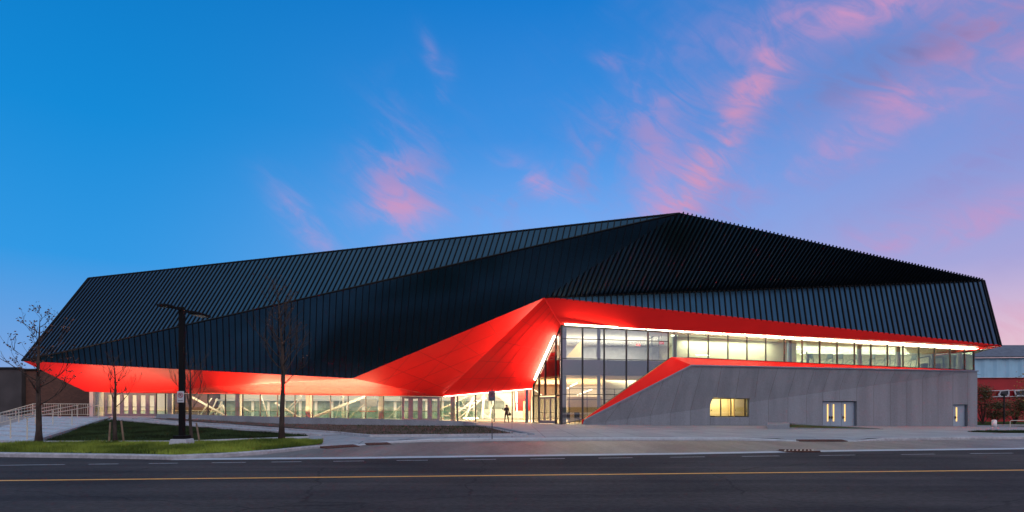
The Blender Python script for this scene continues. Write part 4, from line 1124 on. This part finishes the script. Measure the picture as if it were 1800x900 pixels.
stm.build('steps', M['kerb'], stairs)
MB().hexa([ST0+Vector((0,0,-.15)), ST1+Vector((0,0,-.9)), ST1+Vector((.3,0,-.9)), ST0+Vector((.3,0,-.15))], [ST0+Vector((0,0,.10)), ST1+Vector((0,0,.10)), ST1+Vector((.3,0,.10)), ST0+Vector((.3,0,.10))]).build('cheek_wall', M['stake'] if False else M['walk'], stairs)
# left cheek (retaining wall with balustrade)
q1 = P(56,729,48); q0 = P(-40,756,46)
MB().hexa([Vector((q0.x,q0.y,-.5)), Vector((q1.x,q1.y,-.5)), Vector((q1.x,q1.y+.35,-.5)), Vector((q0.x,q0.y+.35,-.5))], [q0, q1, q1+Vector((0,.35,0)), q0+Vector((0,.35,0))]).build('cheek_wall', M['walk'], stairs)
def handrail(a, b, h=.92, posts=3, r=.025, ext=True):
    m = MB(); u = Vector((0,0,h))
    pts = [a+u, b+u]
    if ext: pts = [a+u+(a-b).normalized().xy.to_3d()*.35] + pts + [b+u+(b-a).normalized().xy.to_3d()*.35]
    m.tube(pts, r, 8)
    o = m.build('handrail', M['galv'], stairs)
    for i in range(posts):
        t = i/(posts-1); p_ = lerp(a,b,t); MB().tube([p_, p_+u], r, 8).build('rail_post', M['galv'], o)
for sx in (.10, .36, .62, .88):
    a = lerp(lerp(ST0,SL0,sx), lerp(ST1,SL1,sx), .06); b = lerp(lerp(ST0,SL0,sx), lerp(ST1,SL1,sx), 1.0); a.z = .22; b.z = .80; handrail(a, b, .92, 3)
# balustrades
def balustrade(name, label, pts, h, step=.14):
    e_ = empty(name, label, 'railing', pts[0]); m = MB(); u = Vector((0,0,h))
    for a, b in zip(pts, pts[1:]):
        m.bar(a+u, b+u, .05, .05); m.bar(a+Vector((0,0,.1)), b+Vector((0,0,.1)), .035, .035)
    m.build('rail', M['galv'], e_)
    bm_ = MB(); pm_ = MB()
    for a, b in zip(pts, pts[1:]):
        L_ = (b-a).length; k = int(L_/step)
        for i in range(k+1):
            p_ = lerp(a,b,i/k)
            if i % 12 == 0: MB().box(p_+u/2, (.05,.05,h)).build('post', M['galv'], e_)
            else: bm_.box(p_+u/2+Vector((0,0,.04)), (.016,.016,h-.1))
    bm_.build('balusters', M['galv'], e_)
balustrade('stair_railing', 'sloping pale metal railing on the left wall of the stairs', [q0+Vector((0,.15,0)), q1+Vector((0,.15,0))], .92, .19)
f0 = P(55,730,34); f0.z = .95
balustrade('terrace_railing', 'level pale metal railing along the back of the terrace at the stair head', [Vector((P(57,700,52).x,52,.80)), Vector((P(166,700,54).x,54,.78))], 1.08, .17)
# ramp
RA = G(562,766,.14); RB = Vector((-25.2,35.8,.79))
ra = [Vector((RB.x,35.4,.79)), Vector((RA.x,28.6,.15)), Vector((RA.x+.6,30.4,.15)), Vector((RB.x,37.6,.79))]
rm_ = MB(); rm_.hexa([Vector((q.x,q.y,-.1)) for q in ra], ra); struct(rm_.build('ramp', M['walk']))
def wall_run(name, label, pts, w, mat, cat='wall', zb=None):
    m = MB(); k = []
    for (a, b) in zip(pts, pts[1:]):
        d_ = (b-a); d_.z = 0; d_.normalize(); n_ = Vector((-d_.y,d_.x,0))*w
        za = zb if zb is not None else -.3
        m.hexa([Vector((a.x,a.y,za)), Vector((b.x,b.y,za)), Vector((b.x,b.y,za))+n_, Vector((a.x,a.y,za))+n_], [a, b, b+n_, a+n_])
    return tag(m.build(name, mat), label, cat)
wall_run('ramp_kerb_wall', 'low concrete kerb wall along the street side of the ramp', [ra[0]+Vector((.2,-.02,.08)), ra[1]+Vector((0,-.02,.08))], .16, M['kerb2'])
wall_run('ramp_back_wall', 'low concrete edge between the ramp and the mulch bed', [Vector((RB.x,37.7,.86)), Vector((RA.x+.6,30.5,.24))], .18, M['kerb2'])
# planter wall
PW = [P(275,727.5,47), P(500,733,47), P(640,736,46.8), P(770,739,46.6), P(815,740.5,46.5)]
wall_run('planter_wall', 'long grey board-formed concrete planter wall under the lobby windows', PW+[P(832,744,44)], .28, M['concrete'])
tl_ = [P(815,745.5,44.5), P(870,750,40), P(905,757,33.5), P(930,762.5,30.2)]
wall_run('tapering_wall', 'low grey wall tapering out of the planter towards the sidewalk', tl_, .3, M['concrete'])
bf = [Vector((RA.x+.7,29.9,.16)), G(650,767.5,.15), G(780,766.5,.15), G(927,765,.15)]
wall_run('bed_kerb', 'low concrete kerb along the front of the mulch bed', [q+Vector((0,0,.09)) for q in bf], .22, M['kerb2'], 'kerb')
# bed surface
bed_back = [P(355,743,46.9), P(430,744,46.9), P(500,745,46.9), P(580,746,46.8), P(680,747.5,46.7), P(815,749,46.4)]
bed_front = [Vector((-24.6,38.1,.84)), Vector((-12,32.4,.36)), Vector((-8.9,30.3,.22)), G(655,767.4,.15)+Vector((0,.24,.06)), G(780,766.5,.15)+Vector((0,.24,.06)), G(905,765,.15)+Vector((0,.22,.06))]
bed_mid = [lerp(f_, b_, .45)+Vector((0,0,.16)) for f_, b_ in zip(bed_front, bed_back)]
def strip_patch(rows_, mat, name):
    m = MB()
    n_ = 40; R_ = []
    for row in rows_:
        r_ = []
        for i in range(n_+1):
            t = i/n_*(len(row)-1); k = min(int(t), len(row)-2); r_.append(lerp(row[k],row[k+1],t-k))
        R_.append(r_)
    full = []
    for a, b in zip(R_, R_[1:]):
        for s_ in range(8): full.append([lerp(p_,q_,s_/8) for p_,q_ in zip(a,b)])
    full.append(R_[-1])
    for r_ in full:
        for p_ in r_: m.v.append((p_.x,p_.y,p_.z+.03*noise.noise(p_*1.1)))
    for j in range(len(full)-1):
        for i in range(n_):
            q = j*(n_+1)+i; m.f.append([q,q+1,q+n_+2,q+n_+1])
    return struct(m.build(name, mat, None, True)), full
_, bedrows = strip_patch([bed_front, bed_mid, bed_back], M['soil'], 'mulch_bed')
# lawns
lawnB_front = [G(75,777,.15), G(200,777,.15), G(330,776.5,.15), G(450,772,.15), G(545,768.5,.14)]
lawnB_back = [Vector((-27.9,39.6,.80)), Vector((-25.4,35.4,.80)), Vector((-22,33.4,.66)), Vector((-16,30.9,.38)), Vector((-10.6,28.5,.16))]
def between(a, b, t, e=0): return [lerp(p_,q_,t)+Vector((0,0,e)) for p_,q_ in zip(a,b)]
_, lb_rows = strip_patch([lawnB_front, between(lawnB_front,lawnB_back,.5,.05), lawnB_back], M['turf'], 'rear_lawn_soil')
# narrow kerb at the foot of the rear lawn
wall_run('lawn_edging', 'thin pale concrete edging at the foot of the rear lawn', [q+Vector((0,-.08,.05)) for q in lawnB_front], .14, M['kerb'], 'kerb')
lawnA_front = [q+Vector((0,.34,KH-.005)) for q in (left_kerb[0], left_kerb[1], left_kerb[3], left_kerb[4], left_kerb[5], left_kerb[6])] + [G(566,780,.14)]
lawnA_back = [Vector((-60,28.5,.15)), G(-2,782.5,.15), G(150,778.5,.15), G(300,780,.15), G(400,777.5,.15), G(500,774,.15), G(568,778,.14)]
_, la_rows = strip_patch([lawnA_front, between(lawnA_front,lawnA_back,.5,.10), lawnA_back], M['turf'], 'front_lawn_soil')
def grass(rows_, count, hmin, hmax, mat, name, label, xmin=-24, dens=None, wid=.012):
    m = MB(); ni = len(rows_[0])-1; nj = len(rows_)-1; cells = []
    for j in range(nj):
        for i in range(ni):
            a, b, c_ = rows_[j][i], rows_[j][i+1], rows_[j+1][i]
            if max(a.x,b.x) < xmin: continue
            ar = ((b-a).cross(c_-a)).length; cells.append((ar,i,j))
    tot = sum(k[0] for k in cells)
    for ar, i, j in cells:
        for _ in range(int(count*ar/tot+random.random())):
            u_, v_ = random.random(), random.random()
            p_ = lerp(lerp(rows_[j][i],rows_[j][i+1],u_), lerp(rows_[j+1][i],rows_[j+1][i+1],u_), v_)
            if dens and random.random() > dens(p_): continue
            cl = .55+.9*max(0, noise.noise(p_*1.6)+.45)
            h = random.uniform(hmin,hmax)*cl; an = random.uniform(0,math.pi); dxy = Vector((math.cos(an),math.sin(an),0))*wid
            ln = Vector((random.uniform(-.5,.5),random.uniform(-.5,.5),0))*h; n_ = len(m.v); b0 = p_-Vector((0,0,.01))
            m.v += [tuple(b0-dxy), tuple(b0+dxy), tuple(p_+ln+Vector((0,0,h)))]; m.f.append([n_,n_+1,n_+2])
    me_ = bpy.data.meshes.new(name); me_.from_pydata(m.v, [], m.f); me_.materials.append(mat); o = bpy.data.objects.new(name, me_); COL.objects.link(o)
    o['kind'] = 'stuff'; o['label'] = label; o['category'] = 'grass'; return o
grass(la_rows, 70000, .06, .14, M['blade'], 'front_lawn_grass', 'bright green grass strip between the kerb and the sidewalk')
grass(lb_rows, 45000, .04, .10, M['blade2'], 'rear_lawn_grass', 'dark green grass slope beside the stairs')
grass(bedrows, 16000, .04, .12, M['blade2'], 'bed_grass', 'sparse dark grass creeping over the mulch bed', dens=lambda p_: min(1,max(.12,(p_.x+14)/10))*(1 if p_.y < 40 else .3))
# right side: planter and lawn tongue
rp = empty('right_planter', 'low grey concrete planter with a thin green edge by the triple doors', 'planter', (P(1350,750,45).x,45,-.3))
def Hb(x, y): return H(x,y)
pa, pb, pc, pd = P(1349,757,41.5), P(1388,757.5,41.5), P(1388,751,48), P(1349,750,48)
zt = P(1349,747.2,41.5).z
MB().hexa([Vector((pa.x,pa.y,-.6)), Vector((pb.x,pb.y,-.6)), Vector((pc.x,pc.y,-.6)), Vector((pd.x,pd.y,-.6))], [Vector((pa.x,pa.y,zt)), Vector((pb.x,pb.y,zt)), Vector((pc.x,pc.y,zt)), Vector((pd.x,pd.y,zt))]).build('end_block', M['concrete'], rp)
pe = P(1553,752.5,44); wfr = MB(); wfr.hexa([Vector((pb.x,pb.y+.1,-.6)), Vector((pe.x,pe.y,-.6)), Vector((pe.x,pe.y+.3,-.6)), Vector((pb.x,pb.y+.4,-.6))], [Vector((pb.x,pb.y+.1,zt-.20)), Vector((pe.x,pe.y,-.12)), Vector((pe.x,pe.y+.3,-.12)), Vector((pb.x,pb.y+.4,zt-.20))])
wfr.build('front_wall', M['concrete'], rp)
MB().hexa([Vector((pc.x,pc.y-.3,-.6)), Vector((pe.x,pe.y+.5,-.6)), Vector((pe.x,pe.y+.8,-.6)), Vector((pc.x,pc.y,-.6))], [Vector((pc.x,pc.y-.3,zt-.05)), Vector((pe.x,pe.y+.5,-.10)), Vector((pe.x,pe.y+.8,-.10)), Vector((pc.x,pc.y,zt-.05))]).build('back_wall', M['concrete'], rp)
MB().poly([Vector((pb.x,pb.y+.4,zt-.19)), Vector((pe.x,pe.y+.3,-.11)), Vector((pe.x,pe.y+.5,-.11)), Vector((pc.x,pc.y-.3,zt-.15))]).build('planting', M['turf'], rp)
rl_f = [G(1700,757.5,.05), G(1760,760,.05), G(1900,762,.05)]; rl_b = [G(1701,757.3,.05), G(1760,756.0,.02), G(1900,754.5,.02)]
rl_f = [Vector((p_.x,p_.y,H(p_.x,p_.y)+.02)) for p_ in rl_f]; rl_b = [Vector((p_.x,p_.y,H(p_.x,p_.y)+.02)) for p_ in rl_b]
_, rl_rows = strip_patch([rl_f, rl_b], M['turf'], 'right_lawn_soil')
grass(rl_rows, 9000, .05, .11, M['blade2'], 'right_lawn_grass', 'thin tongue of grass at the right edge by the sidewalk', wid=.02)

# ------------------------------------------------------------------ trees
def tree(name, label, base, height, tr_r, seed, lean=(0,0), fork=.45, spread=.5, first=.3, n_br=16, leaves=0, leaf_mat='leaf', blen=.34, leaf_top=.6, upward=.55, levels=3):
    rnd = random.Random(seed); e_ = empty(name, label, 'tree', base); base = Vector(base)
    tm = MB(); cm = MB(); tips = []
    pts, rs = [], []; n_ = 10
    for i in range(n_+1):
        t = i/n_; w = Vector((math.sin(t*5+seed)*.03*height*t*.6, math.cos(t*4+seed*2)*.02*height*t, 0))
        pts.append(base+Vector((lean[0]*t*height, lean[1]*t*height, t*height))+w); rs.append(tr_r*(1-t)**.8*(1.0)+.006)
    rs[0] *= 1.35
    tm.tube(pts, rs, 10)
    def grow(p0, d_, ln, r, lev):
        k = 5; P_ = [p0]; q = p0; dd = d_.copy()
        for i in range(k):
            dd = (dd + Vector((rnd.uniform(-.22,.22), rnd.uniform(-.22,.22), rnd.uniform(-.02,.20)))).normalized(); q = q + dd*ln/k; P_.append(q)
        (cm if lev else tm).tube(P_, [max(.0035, r*(1-.75*i/k)) for i in range(k+1)], 5 if lev else 7)
        if lev >= levels: tips.append(q); return
        for i in range(4 if lev < 2 else 3):
            j = rnd.randint(1,k); dn = (dd + Vector((rnd.uniform(-1,1), rnd.uniform(-1,1), rnd.uniform(-.2,.7)))*.75).normalized()
            grow(P_[j], dn, ln*rnd.uniform(.4,.65), r*.5, lev+1)
        tips.append(q)
    for i in range(n_br):
        t = first + (1-first)*(i+.5)/n_br; k = min(int(t*n_), n_-1); p0 = lerp(pts[k],pts[k+1],t*n_-k)
        an = i*2.4+rnd.uniform(-.5,.5); dn = Vector((math.cos(an), math.sin(an), upward+rnd.uniform(-.2,.3))).normalized()
        ln = height*blen*(1-.55*(t-first)/(1-first))*rnd.uniform(.7,1.15); grow(p0, dn, ln, max(.006, tr_r*.34*(1-t*.6)), 1)
    tm.build('trunk', M['bark'], e_, True); cm.build('branches', M['bark'], e_, True)
    if leaves:
        lm = MB()
        for _ in range(leaves):
            q = rnd.choice(tips)
            if (q.z-base.z)/height < leaf_top: continue
            q = q+Vector((rnd.gauss(0,.05),rnd.gauss(0,.05),rnd.gauss(0,.05))); a = Vector((rnd.uniform(-1,1),rnd.uniform(-1,1),rnd.uniform(-1,1))).normalized()*.05; b = a.cross(Vector((rnd.uniform(-1,1),rnd.uniform(-1,1),rnd.uniform(-1,1)))).normalized()*.028
            lm.poly([q-a, q+b, q+a*.9, q-b])
        lm.build('leaves', M[leaf_mat], e_)
    return e_
t1 = G(68,779,.15); t2 = G(203,781,.15); t3 = G(337,780,.15); t4 = G(495,775,.17)
tree('street_tree', 'leaning slender tree with a few dry leaves at its tips, in front of the stairs', t1, 4.95, .105, 3, (.006,.0), first=.28, n_br=15, leaves=420, blen=.30, upward=.35, leaf_top=.42)
tree('street_tree', 'small bare sapling between two wooden stakes on the front lawn', t2, 3.2, .075, 11, (-.03,0), first=.42, n_br=12, blen=.34, upward=.5)
tree('street_tree', 'small bare forked sapling just right of the street lamp', t3, 3.1, .065, 23, (-.04,0), first=.38, n_br=12, blen=.38, upward=.9)
tree('street_tree', 'tallest bare tree with fine twigs, near the right tip of the front lawn', t4, 6.3, .11, 31, (.0,0), first=.36, n_br=26, leaves=90, blen=.27, upward=.75, leaf_top=.3, levels=3)
def stake(x, y, xt, yt, label):
    a = G(x,y,.13); b = P(xt,yt,a.y); e_ = MB().tube([a, b], [.035,.032], 8).build('tree_stake', M['stake']); tag(e_, label, 'stake', 'wooden stakes supporting the saplings')
stake(191.5,781,194,742,'upright wooden stake left of the sapling on the front lawn')
stake(218,781,213,740,'leaning wooden stake right of the sapling on the front lawn')
stake(351,779,345,743,'wooden stake leaning beside the sapling near the street lamp')

# ------------------------------------------------------------------ street lamp and signs
lb_ = G(320,785.5,.16); lp0 = Vector((lb_.x,lb_.y,.15)); lamp = empty('street_lamp', 'tall dark bronze street lamp with two flat unlit heads', 'street lamp', lp0)
MB().hexa([lp0+Vector((a,b,-.1)) for a,b in ((-.34,-.34),(.34,-.34),(.34,.34),(-.34,.34))], [lp0+Vector((a,b,.30)) for a,b in ((-.27,-.27),(.27,-.27),(.27,.27),(-.27,.27))]).build('footing', M['kerb'], lamp, bevel=.02)
MB().box(lp0+Vector((0,0,.36)), (.42,.42,.12)).build('base_cover', M['bronze'], lamp, bevel=.015)
ptop = 5.03
MB().box(lp0+Vector((0,0,ptop/2)), (.17,.17,ptop)).build('pole', M['bronze'], lamp, bevel=.015)
for (x0,y0,Y0,x1,y1,Y1) in ((280,535.5,19.55,316,542,20.25),(327,546,20.75,364,557,22.2)):
    a, b = P(x0,y0,Y0), P(x1,y1,Y1); a.z = b.z = 5.10
    if Y1 < 20.5: near, far = b, a
    else: near, far = a, b
    dd = (far-near).normalized(); sd_ = Vector((-dd.y,dd.x,0)); 
    h_ = MB(); c0 = near+dd*.25
    loop = [c0-sd_*.10, c0-sd_*.20+dd*.25, far-sd_*.20-dd*.1, far-sd_*.14, far+sd_*.14, far+sd_*.20-dd*.1, c0+sd_*.20+dd*.25, c0+sd_*.10]
    h_.hexa([q-Vector((0,0,.035)) for q in loop], [q+Vector((0,0,.045)) for q in loop]); ho = h_.build('lamp_head', M['bronze'], lamp, bevel=.012)
    c1_ = c0+dd*.35; c2_ = far-dd*.2
    MB().hexa([c1_-sd_*.14-Vector((0,0,.05)), c2_-sd_*.14-Vector((0,0,.05)), c2_+sd_*.14-Vector((0,0,.05)), c1_+sd_*.14-Vector((0,0,.05))], [c1_-sd_*.14-Vector((0,0,.034)), c2_-sd_*.14-Vector((0,0,.034)), c2_+sd_*.14-Vector((0,0,.034)), c1_+sd_*.14-Vector((0,0,.034))]).build('lens', M['lens'], ho)
    MB().bar(lp0+Vector((0,0,4.93)), c0+Vector((0,0,.0)), .08, .08).build('bracket', M['bronze'], lamp)
def no_parking(e_, c_, w, h, face, ringm, n=Vector((0,-1,0))):
    MB().box(c_, (w,.012,h)).build('plate', face, e_, bevel=.003)
    r = w*.34; cc = c_+Vector((0,-.012,h*.14)); m = MB(); k = 24
    m.tube([cc+Vector((math.cos(i*2*math.pi/k)*r,0,math.sin(i*2*math.pi/k)*r)) for i in range(k+1)], r*.13, 6)
    m.tube([cc+Vector((-r*.7,0,r*.7)), cc+Vector((r*.7,0,-r*.7))], r*.12, 6); m.build('ring_symbol', ringm, e_)
    MB().bar(cc+Vector((-r*.28,.002,-r*.55)), cc+Vector((-r*.28,.002,r*.55)), r*.2, .006, up=(0,1,0)).bar(cc+Vector((-r*.28,.002,r*.48)), cc+Vector((r*.25,.002,r*.48)), r*.2, .006, up=(0,1,0)).bar(cc+Vector((-r*.28,.002,0)), cc+Vector((r*.25,.002,0)), r*.2, .006, up=(0,1,0)).bar(cc+Vector((r*.28,.002,-r*.08)), cc+Vector((r*.28,.002,r*.55)), r*.2, .006, up=(0,1,0)).build('letter_symbol', M['iron'], e_)
    m = MB(); m.bar(c_+Vector((-w*.28,-.008,-h*.34)), c_+Vector((w*.28,-.008,-h*.34)), h*.045, .005, up=(0,1,0))
    m.poly([c_+Vector((-w*.36,-.010,-h*.34)), c_+Vector((-w*.24,-.010,-h*.28)), c_+Vector((-w*.24,-.010,-h*.40))]); m.poly([c_+Vector((w*.36,-.010,-h*.34)), c_+Vector((w*.24,-.010,-h*.28)), c_+Vector((w*.24,-.010,-h*.40))]); m.build('arrow', M['iron'], e_)
sc_ = P(317.5,697.5,lp0.y-.13); s1_ = empty('parking_sign', 'small white no parking sign strapped to the street lamp pole', 'sign', sc_)
no_parking(s1_, sc_, .24, .40, M['sign'], M['signr'])
MB().box(sc_+Vector((.04,.13,.12)), (.23,.24,.02)).build('strap', M['galv'], s1_)
sp = G(865,771,.13); s2_ = empty('parking_sign', 'small grey no parking sign on a thin free-standing post by the centre kerb', 'sign', sp)
MB().tube([Vector((sp.x,sp.y,.1)), Vector((sp.x,sp.y,2.4))], .022, 8).build('post', M['frame'], s2_)
no_parking(s2_, P(864.5,696,sp.y-.04), .31, .45, M['signd'], M['signr'])

# ------------------------------------------------------------------ neighbours
bl = empty('brick_building', 'dark brown brick building behind the stairs at the far left', 'building', (-66,76,0))
MB().hexa([(-95,74,-1),(-63.8,74,-1),(-63.8,90,-1),(-95,90,-1)], [(-95,74,6.6),(-63.8,74,6.6),(-63.8,90,6.6),(-95,90,6.6)]).build('grey_wing', M['greywall'], bl)
MB().hexa([(-63.75,74.6,-1),(-40,74.6,-1),(-40,90,-1),(-63.75,90,-1)], [(-63.75,74.6,6.5),(-40,74.6,6.4),(-40,90,6.4),(-63.75,90,6.5)]).build('brick_wall', M['brick'], bl)
MB().box((-51.9,74.5,6.5), (23.6,.4,.16)).build('parapet', M['frame'], bl)
MB().box((-79.4,73.9,6.66), (31.2,.4,.16)).build('parapet', M['frame'], bl)
rb_ = empty('corrugated_building', 'pale blue corrugated hall with slate roof and dark red lower wall, right edge', 'building', (80,84,0))
def RP(x, y, Y): return P(x,y,Y)
zE, zM, zB = 8.7, 5.85, -.6
MB().hexa([(60,84,zB),(125,78,zB),(125,95,zB),(60,95,zB)], [(60,84,zM),(125,78,zM),(125,95,zM),(60,95,zM)]).build('red_wall', M['redwall'], rb_)
cor = MB(); d_ = Vector((65,-6,0)).normalized(); L_ = 65.3; nw = Vector((d_.y,-d_.x,0))
base0 = Vector((60,84,0))-Vector((0,.25,0)); step = .42; i = 0
prof = []
while i*step < L_:
    off = .13 if i % 4 in (1,2) else 0; prof.append(base0+d_*i*step*1.0+nw*off); i += 1
for a, b in zip(prof, prof[1:]): cor.poly([a+Vector((0,0,zM)), b+Vector((0,0,zM)), b+Vector((0,0,zE)), a+Vector((0,0,zE))])
cor.build('corrugated_wall', M['bluewall'], rb_)
MB().hexa([(59,83.2,zE),(126,77,zE),(126,95,zE+3.0),(59,95,zE+3.0)], [(59,83.2,zE+.2),(126,77,zE+.2),(126,95,zE+3.2),(59,95,zE+3.2)]).build('slate_roof', M['shingle'], rb_)
wx = base0+nw*.12
for x0, x1, slantl in ((1754,1772,4),(1785,1812,-3),(1820,1850,0)):
    def wq(x, y):
        k = (x-900)/1000; a, b = Vector((60,83.7,0)), Vector((125,77.7,0)); t = (k*a.y-a.x)/((b.x-a.x)-k*(b.y-a.y)); q = lerp(a,b,t); q.z = 1.6+(715-y)/1000*q.y; return q+nw*.1
    q = [wq(x0,695.5), wq(x1,694.8), wq(x1,685.8), wq(x0+slantl,687)]
    w_ = MB()
    for a, b in zip(q, q[1:]+q[:1]): w_.bar(a, b, .14, .14, up=nw)
    wo = w_.build('window', M['sign'], rb_); MB().poly(q).build('glass_pane', M['darkglass'], wo)
tb_ = MB().bar(wq(1722,698), wq(1850,695), .1, .1, up=nw); tb_.build('window_band_trim', M['sign'], rb_)
tb_ = MB().bar(wq(1722,687.5), wq(1850,684), .1, .1, up=nw); tb_.build('window_band_trim', M['sign'], rb_)
rt_ = MB().poly([(52,62,-.55),(140,55,-.55),(140,90,-.55),(52,90,-.55)]); struct(rt_.build('rear_grass', M['turf']))
def shrub(name, label, c_, w, h, n_, mat, seed, cat='shrub', stem=True, zlow=.0):
    rnd = random.Random(seed); c_ = Vector(c_); e_ = empty(name, label, cat, c_); sm = MB(); lm = MB(); clumps = []
    for i in range(14):
        an = rnd.uniform(0,6.28); rr = rnd.uniform(.1,.5)*w; q = c_+Vector((math.cos(an)*rr, math.sin(an)*rr*.6, zlow+rnd.uniform(.25,.95)*(h-zlow)))
        sm.tube([c_, lerp(c_,q,.5)+Vector((0,0,.15)), q], [.05,.03,.012], 5); clumps.append(q)
    for _ in range(n_):
        q = rnd.choice(clumps)+Vector((rnd.gauss(0,w*.10),rnd.gauss(0,w*.08),rnd.gauss(0,h*.09)))
        if q.z < c_.z+.05: continue
        a = Vector((rnd.uniform(-1,1),rnd.uniform(-1,1),rnd.uniform(-.6,.6))).normalized()*.10; b = a.cross(Vector((rnd.uniform(-1,1),rnd.uniform(-1,1),1))).normalized()*.05
        lm.poly([q-a,q+b,q+a,q-b])
    sm.build('stems', M['bark'], e_); lm.build('leaves', M[mat], e_); return e_
for i, (x, Y_, w, h, mt, lb2) in enumerate(((1728,70,3.4,4.6,'shrub','olive bushy shrub against the corner of the concrete base'),(1748,73,3.6,3.0,'shrub','low olive shrub in front of the dark red wall, behind the white bollard'),(1783,70,4.4,3.6,'shrub','broad dark shrub at the right edge in front of the dark red wall'))):
    q = P(x,750,Y_); shrub('shrub', lb2, (q.x,q.y,-.55), w, h, 2600, mt, 40+i)
q = P(1800,750,62); shrub('autumn_tree', 'yellow-leaved tree branches reaching in at the right edge', (q.x+1.4,q.y,-.5), 5.0, 5.6, 1500, 'shruby', 77, 'tree', zlow=2.6)
lq = P(1765,745,68); pl_ = empty('path_lamp', 'short dark post lamp in front of the dark red wall', 'lamp', (lq.x,lq.y,-.55))
MB().tube([(lq.x,lq.y,-.55),(lq.x,lq.y,2.9)], .09, 8).build('post', M['iron'], pl_); MB().cyl((lq.x,lq.y,2.9), .28, .25).build('lamp_head', M['iron'], pl_)
bq = P(1747.5,745,58); bo_ = empty('bollard', 'short white bollard on the grass right of the concrete base', 'bollard', (bq.x,bq.y,-.5))
MB().cyl((bq.x,bq.y,-.5), .22, .72, 20).build('shaft', M['white'], bo_, True); MB().cyl((bq.x,bq.y,.22), .22, .06, 20, .12).build('cap', M['white'], bo_, True)
gq = P(1786,745,58); gm = MB().tube([(gq.x-.6,gq.y,-.5),(gq.x-.6,gq.y,.1),(gq.x-.5,gq.y,.2),(gq.x+1.6,gq.y,.2),(gq.x+1.7,gq.y,.1),(gq.x+1.7,gq.y,-.5)], .035, 8)
tag(gm.build('hoop_rail', M['galv']), 'low grey metal hoop rail at the right edge beside the white bollard', 'hoop rail')
wall_run('right_verge_kerb', 'pale low kerb between the sidewalk and the rear grass on the right', [Vector((51.3,60.6,-.38)), Vector((75,57,-.42))], .3, M['kerb'], 'kerb')
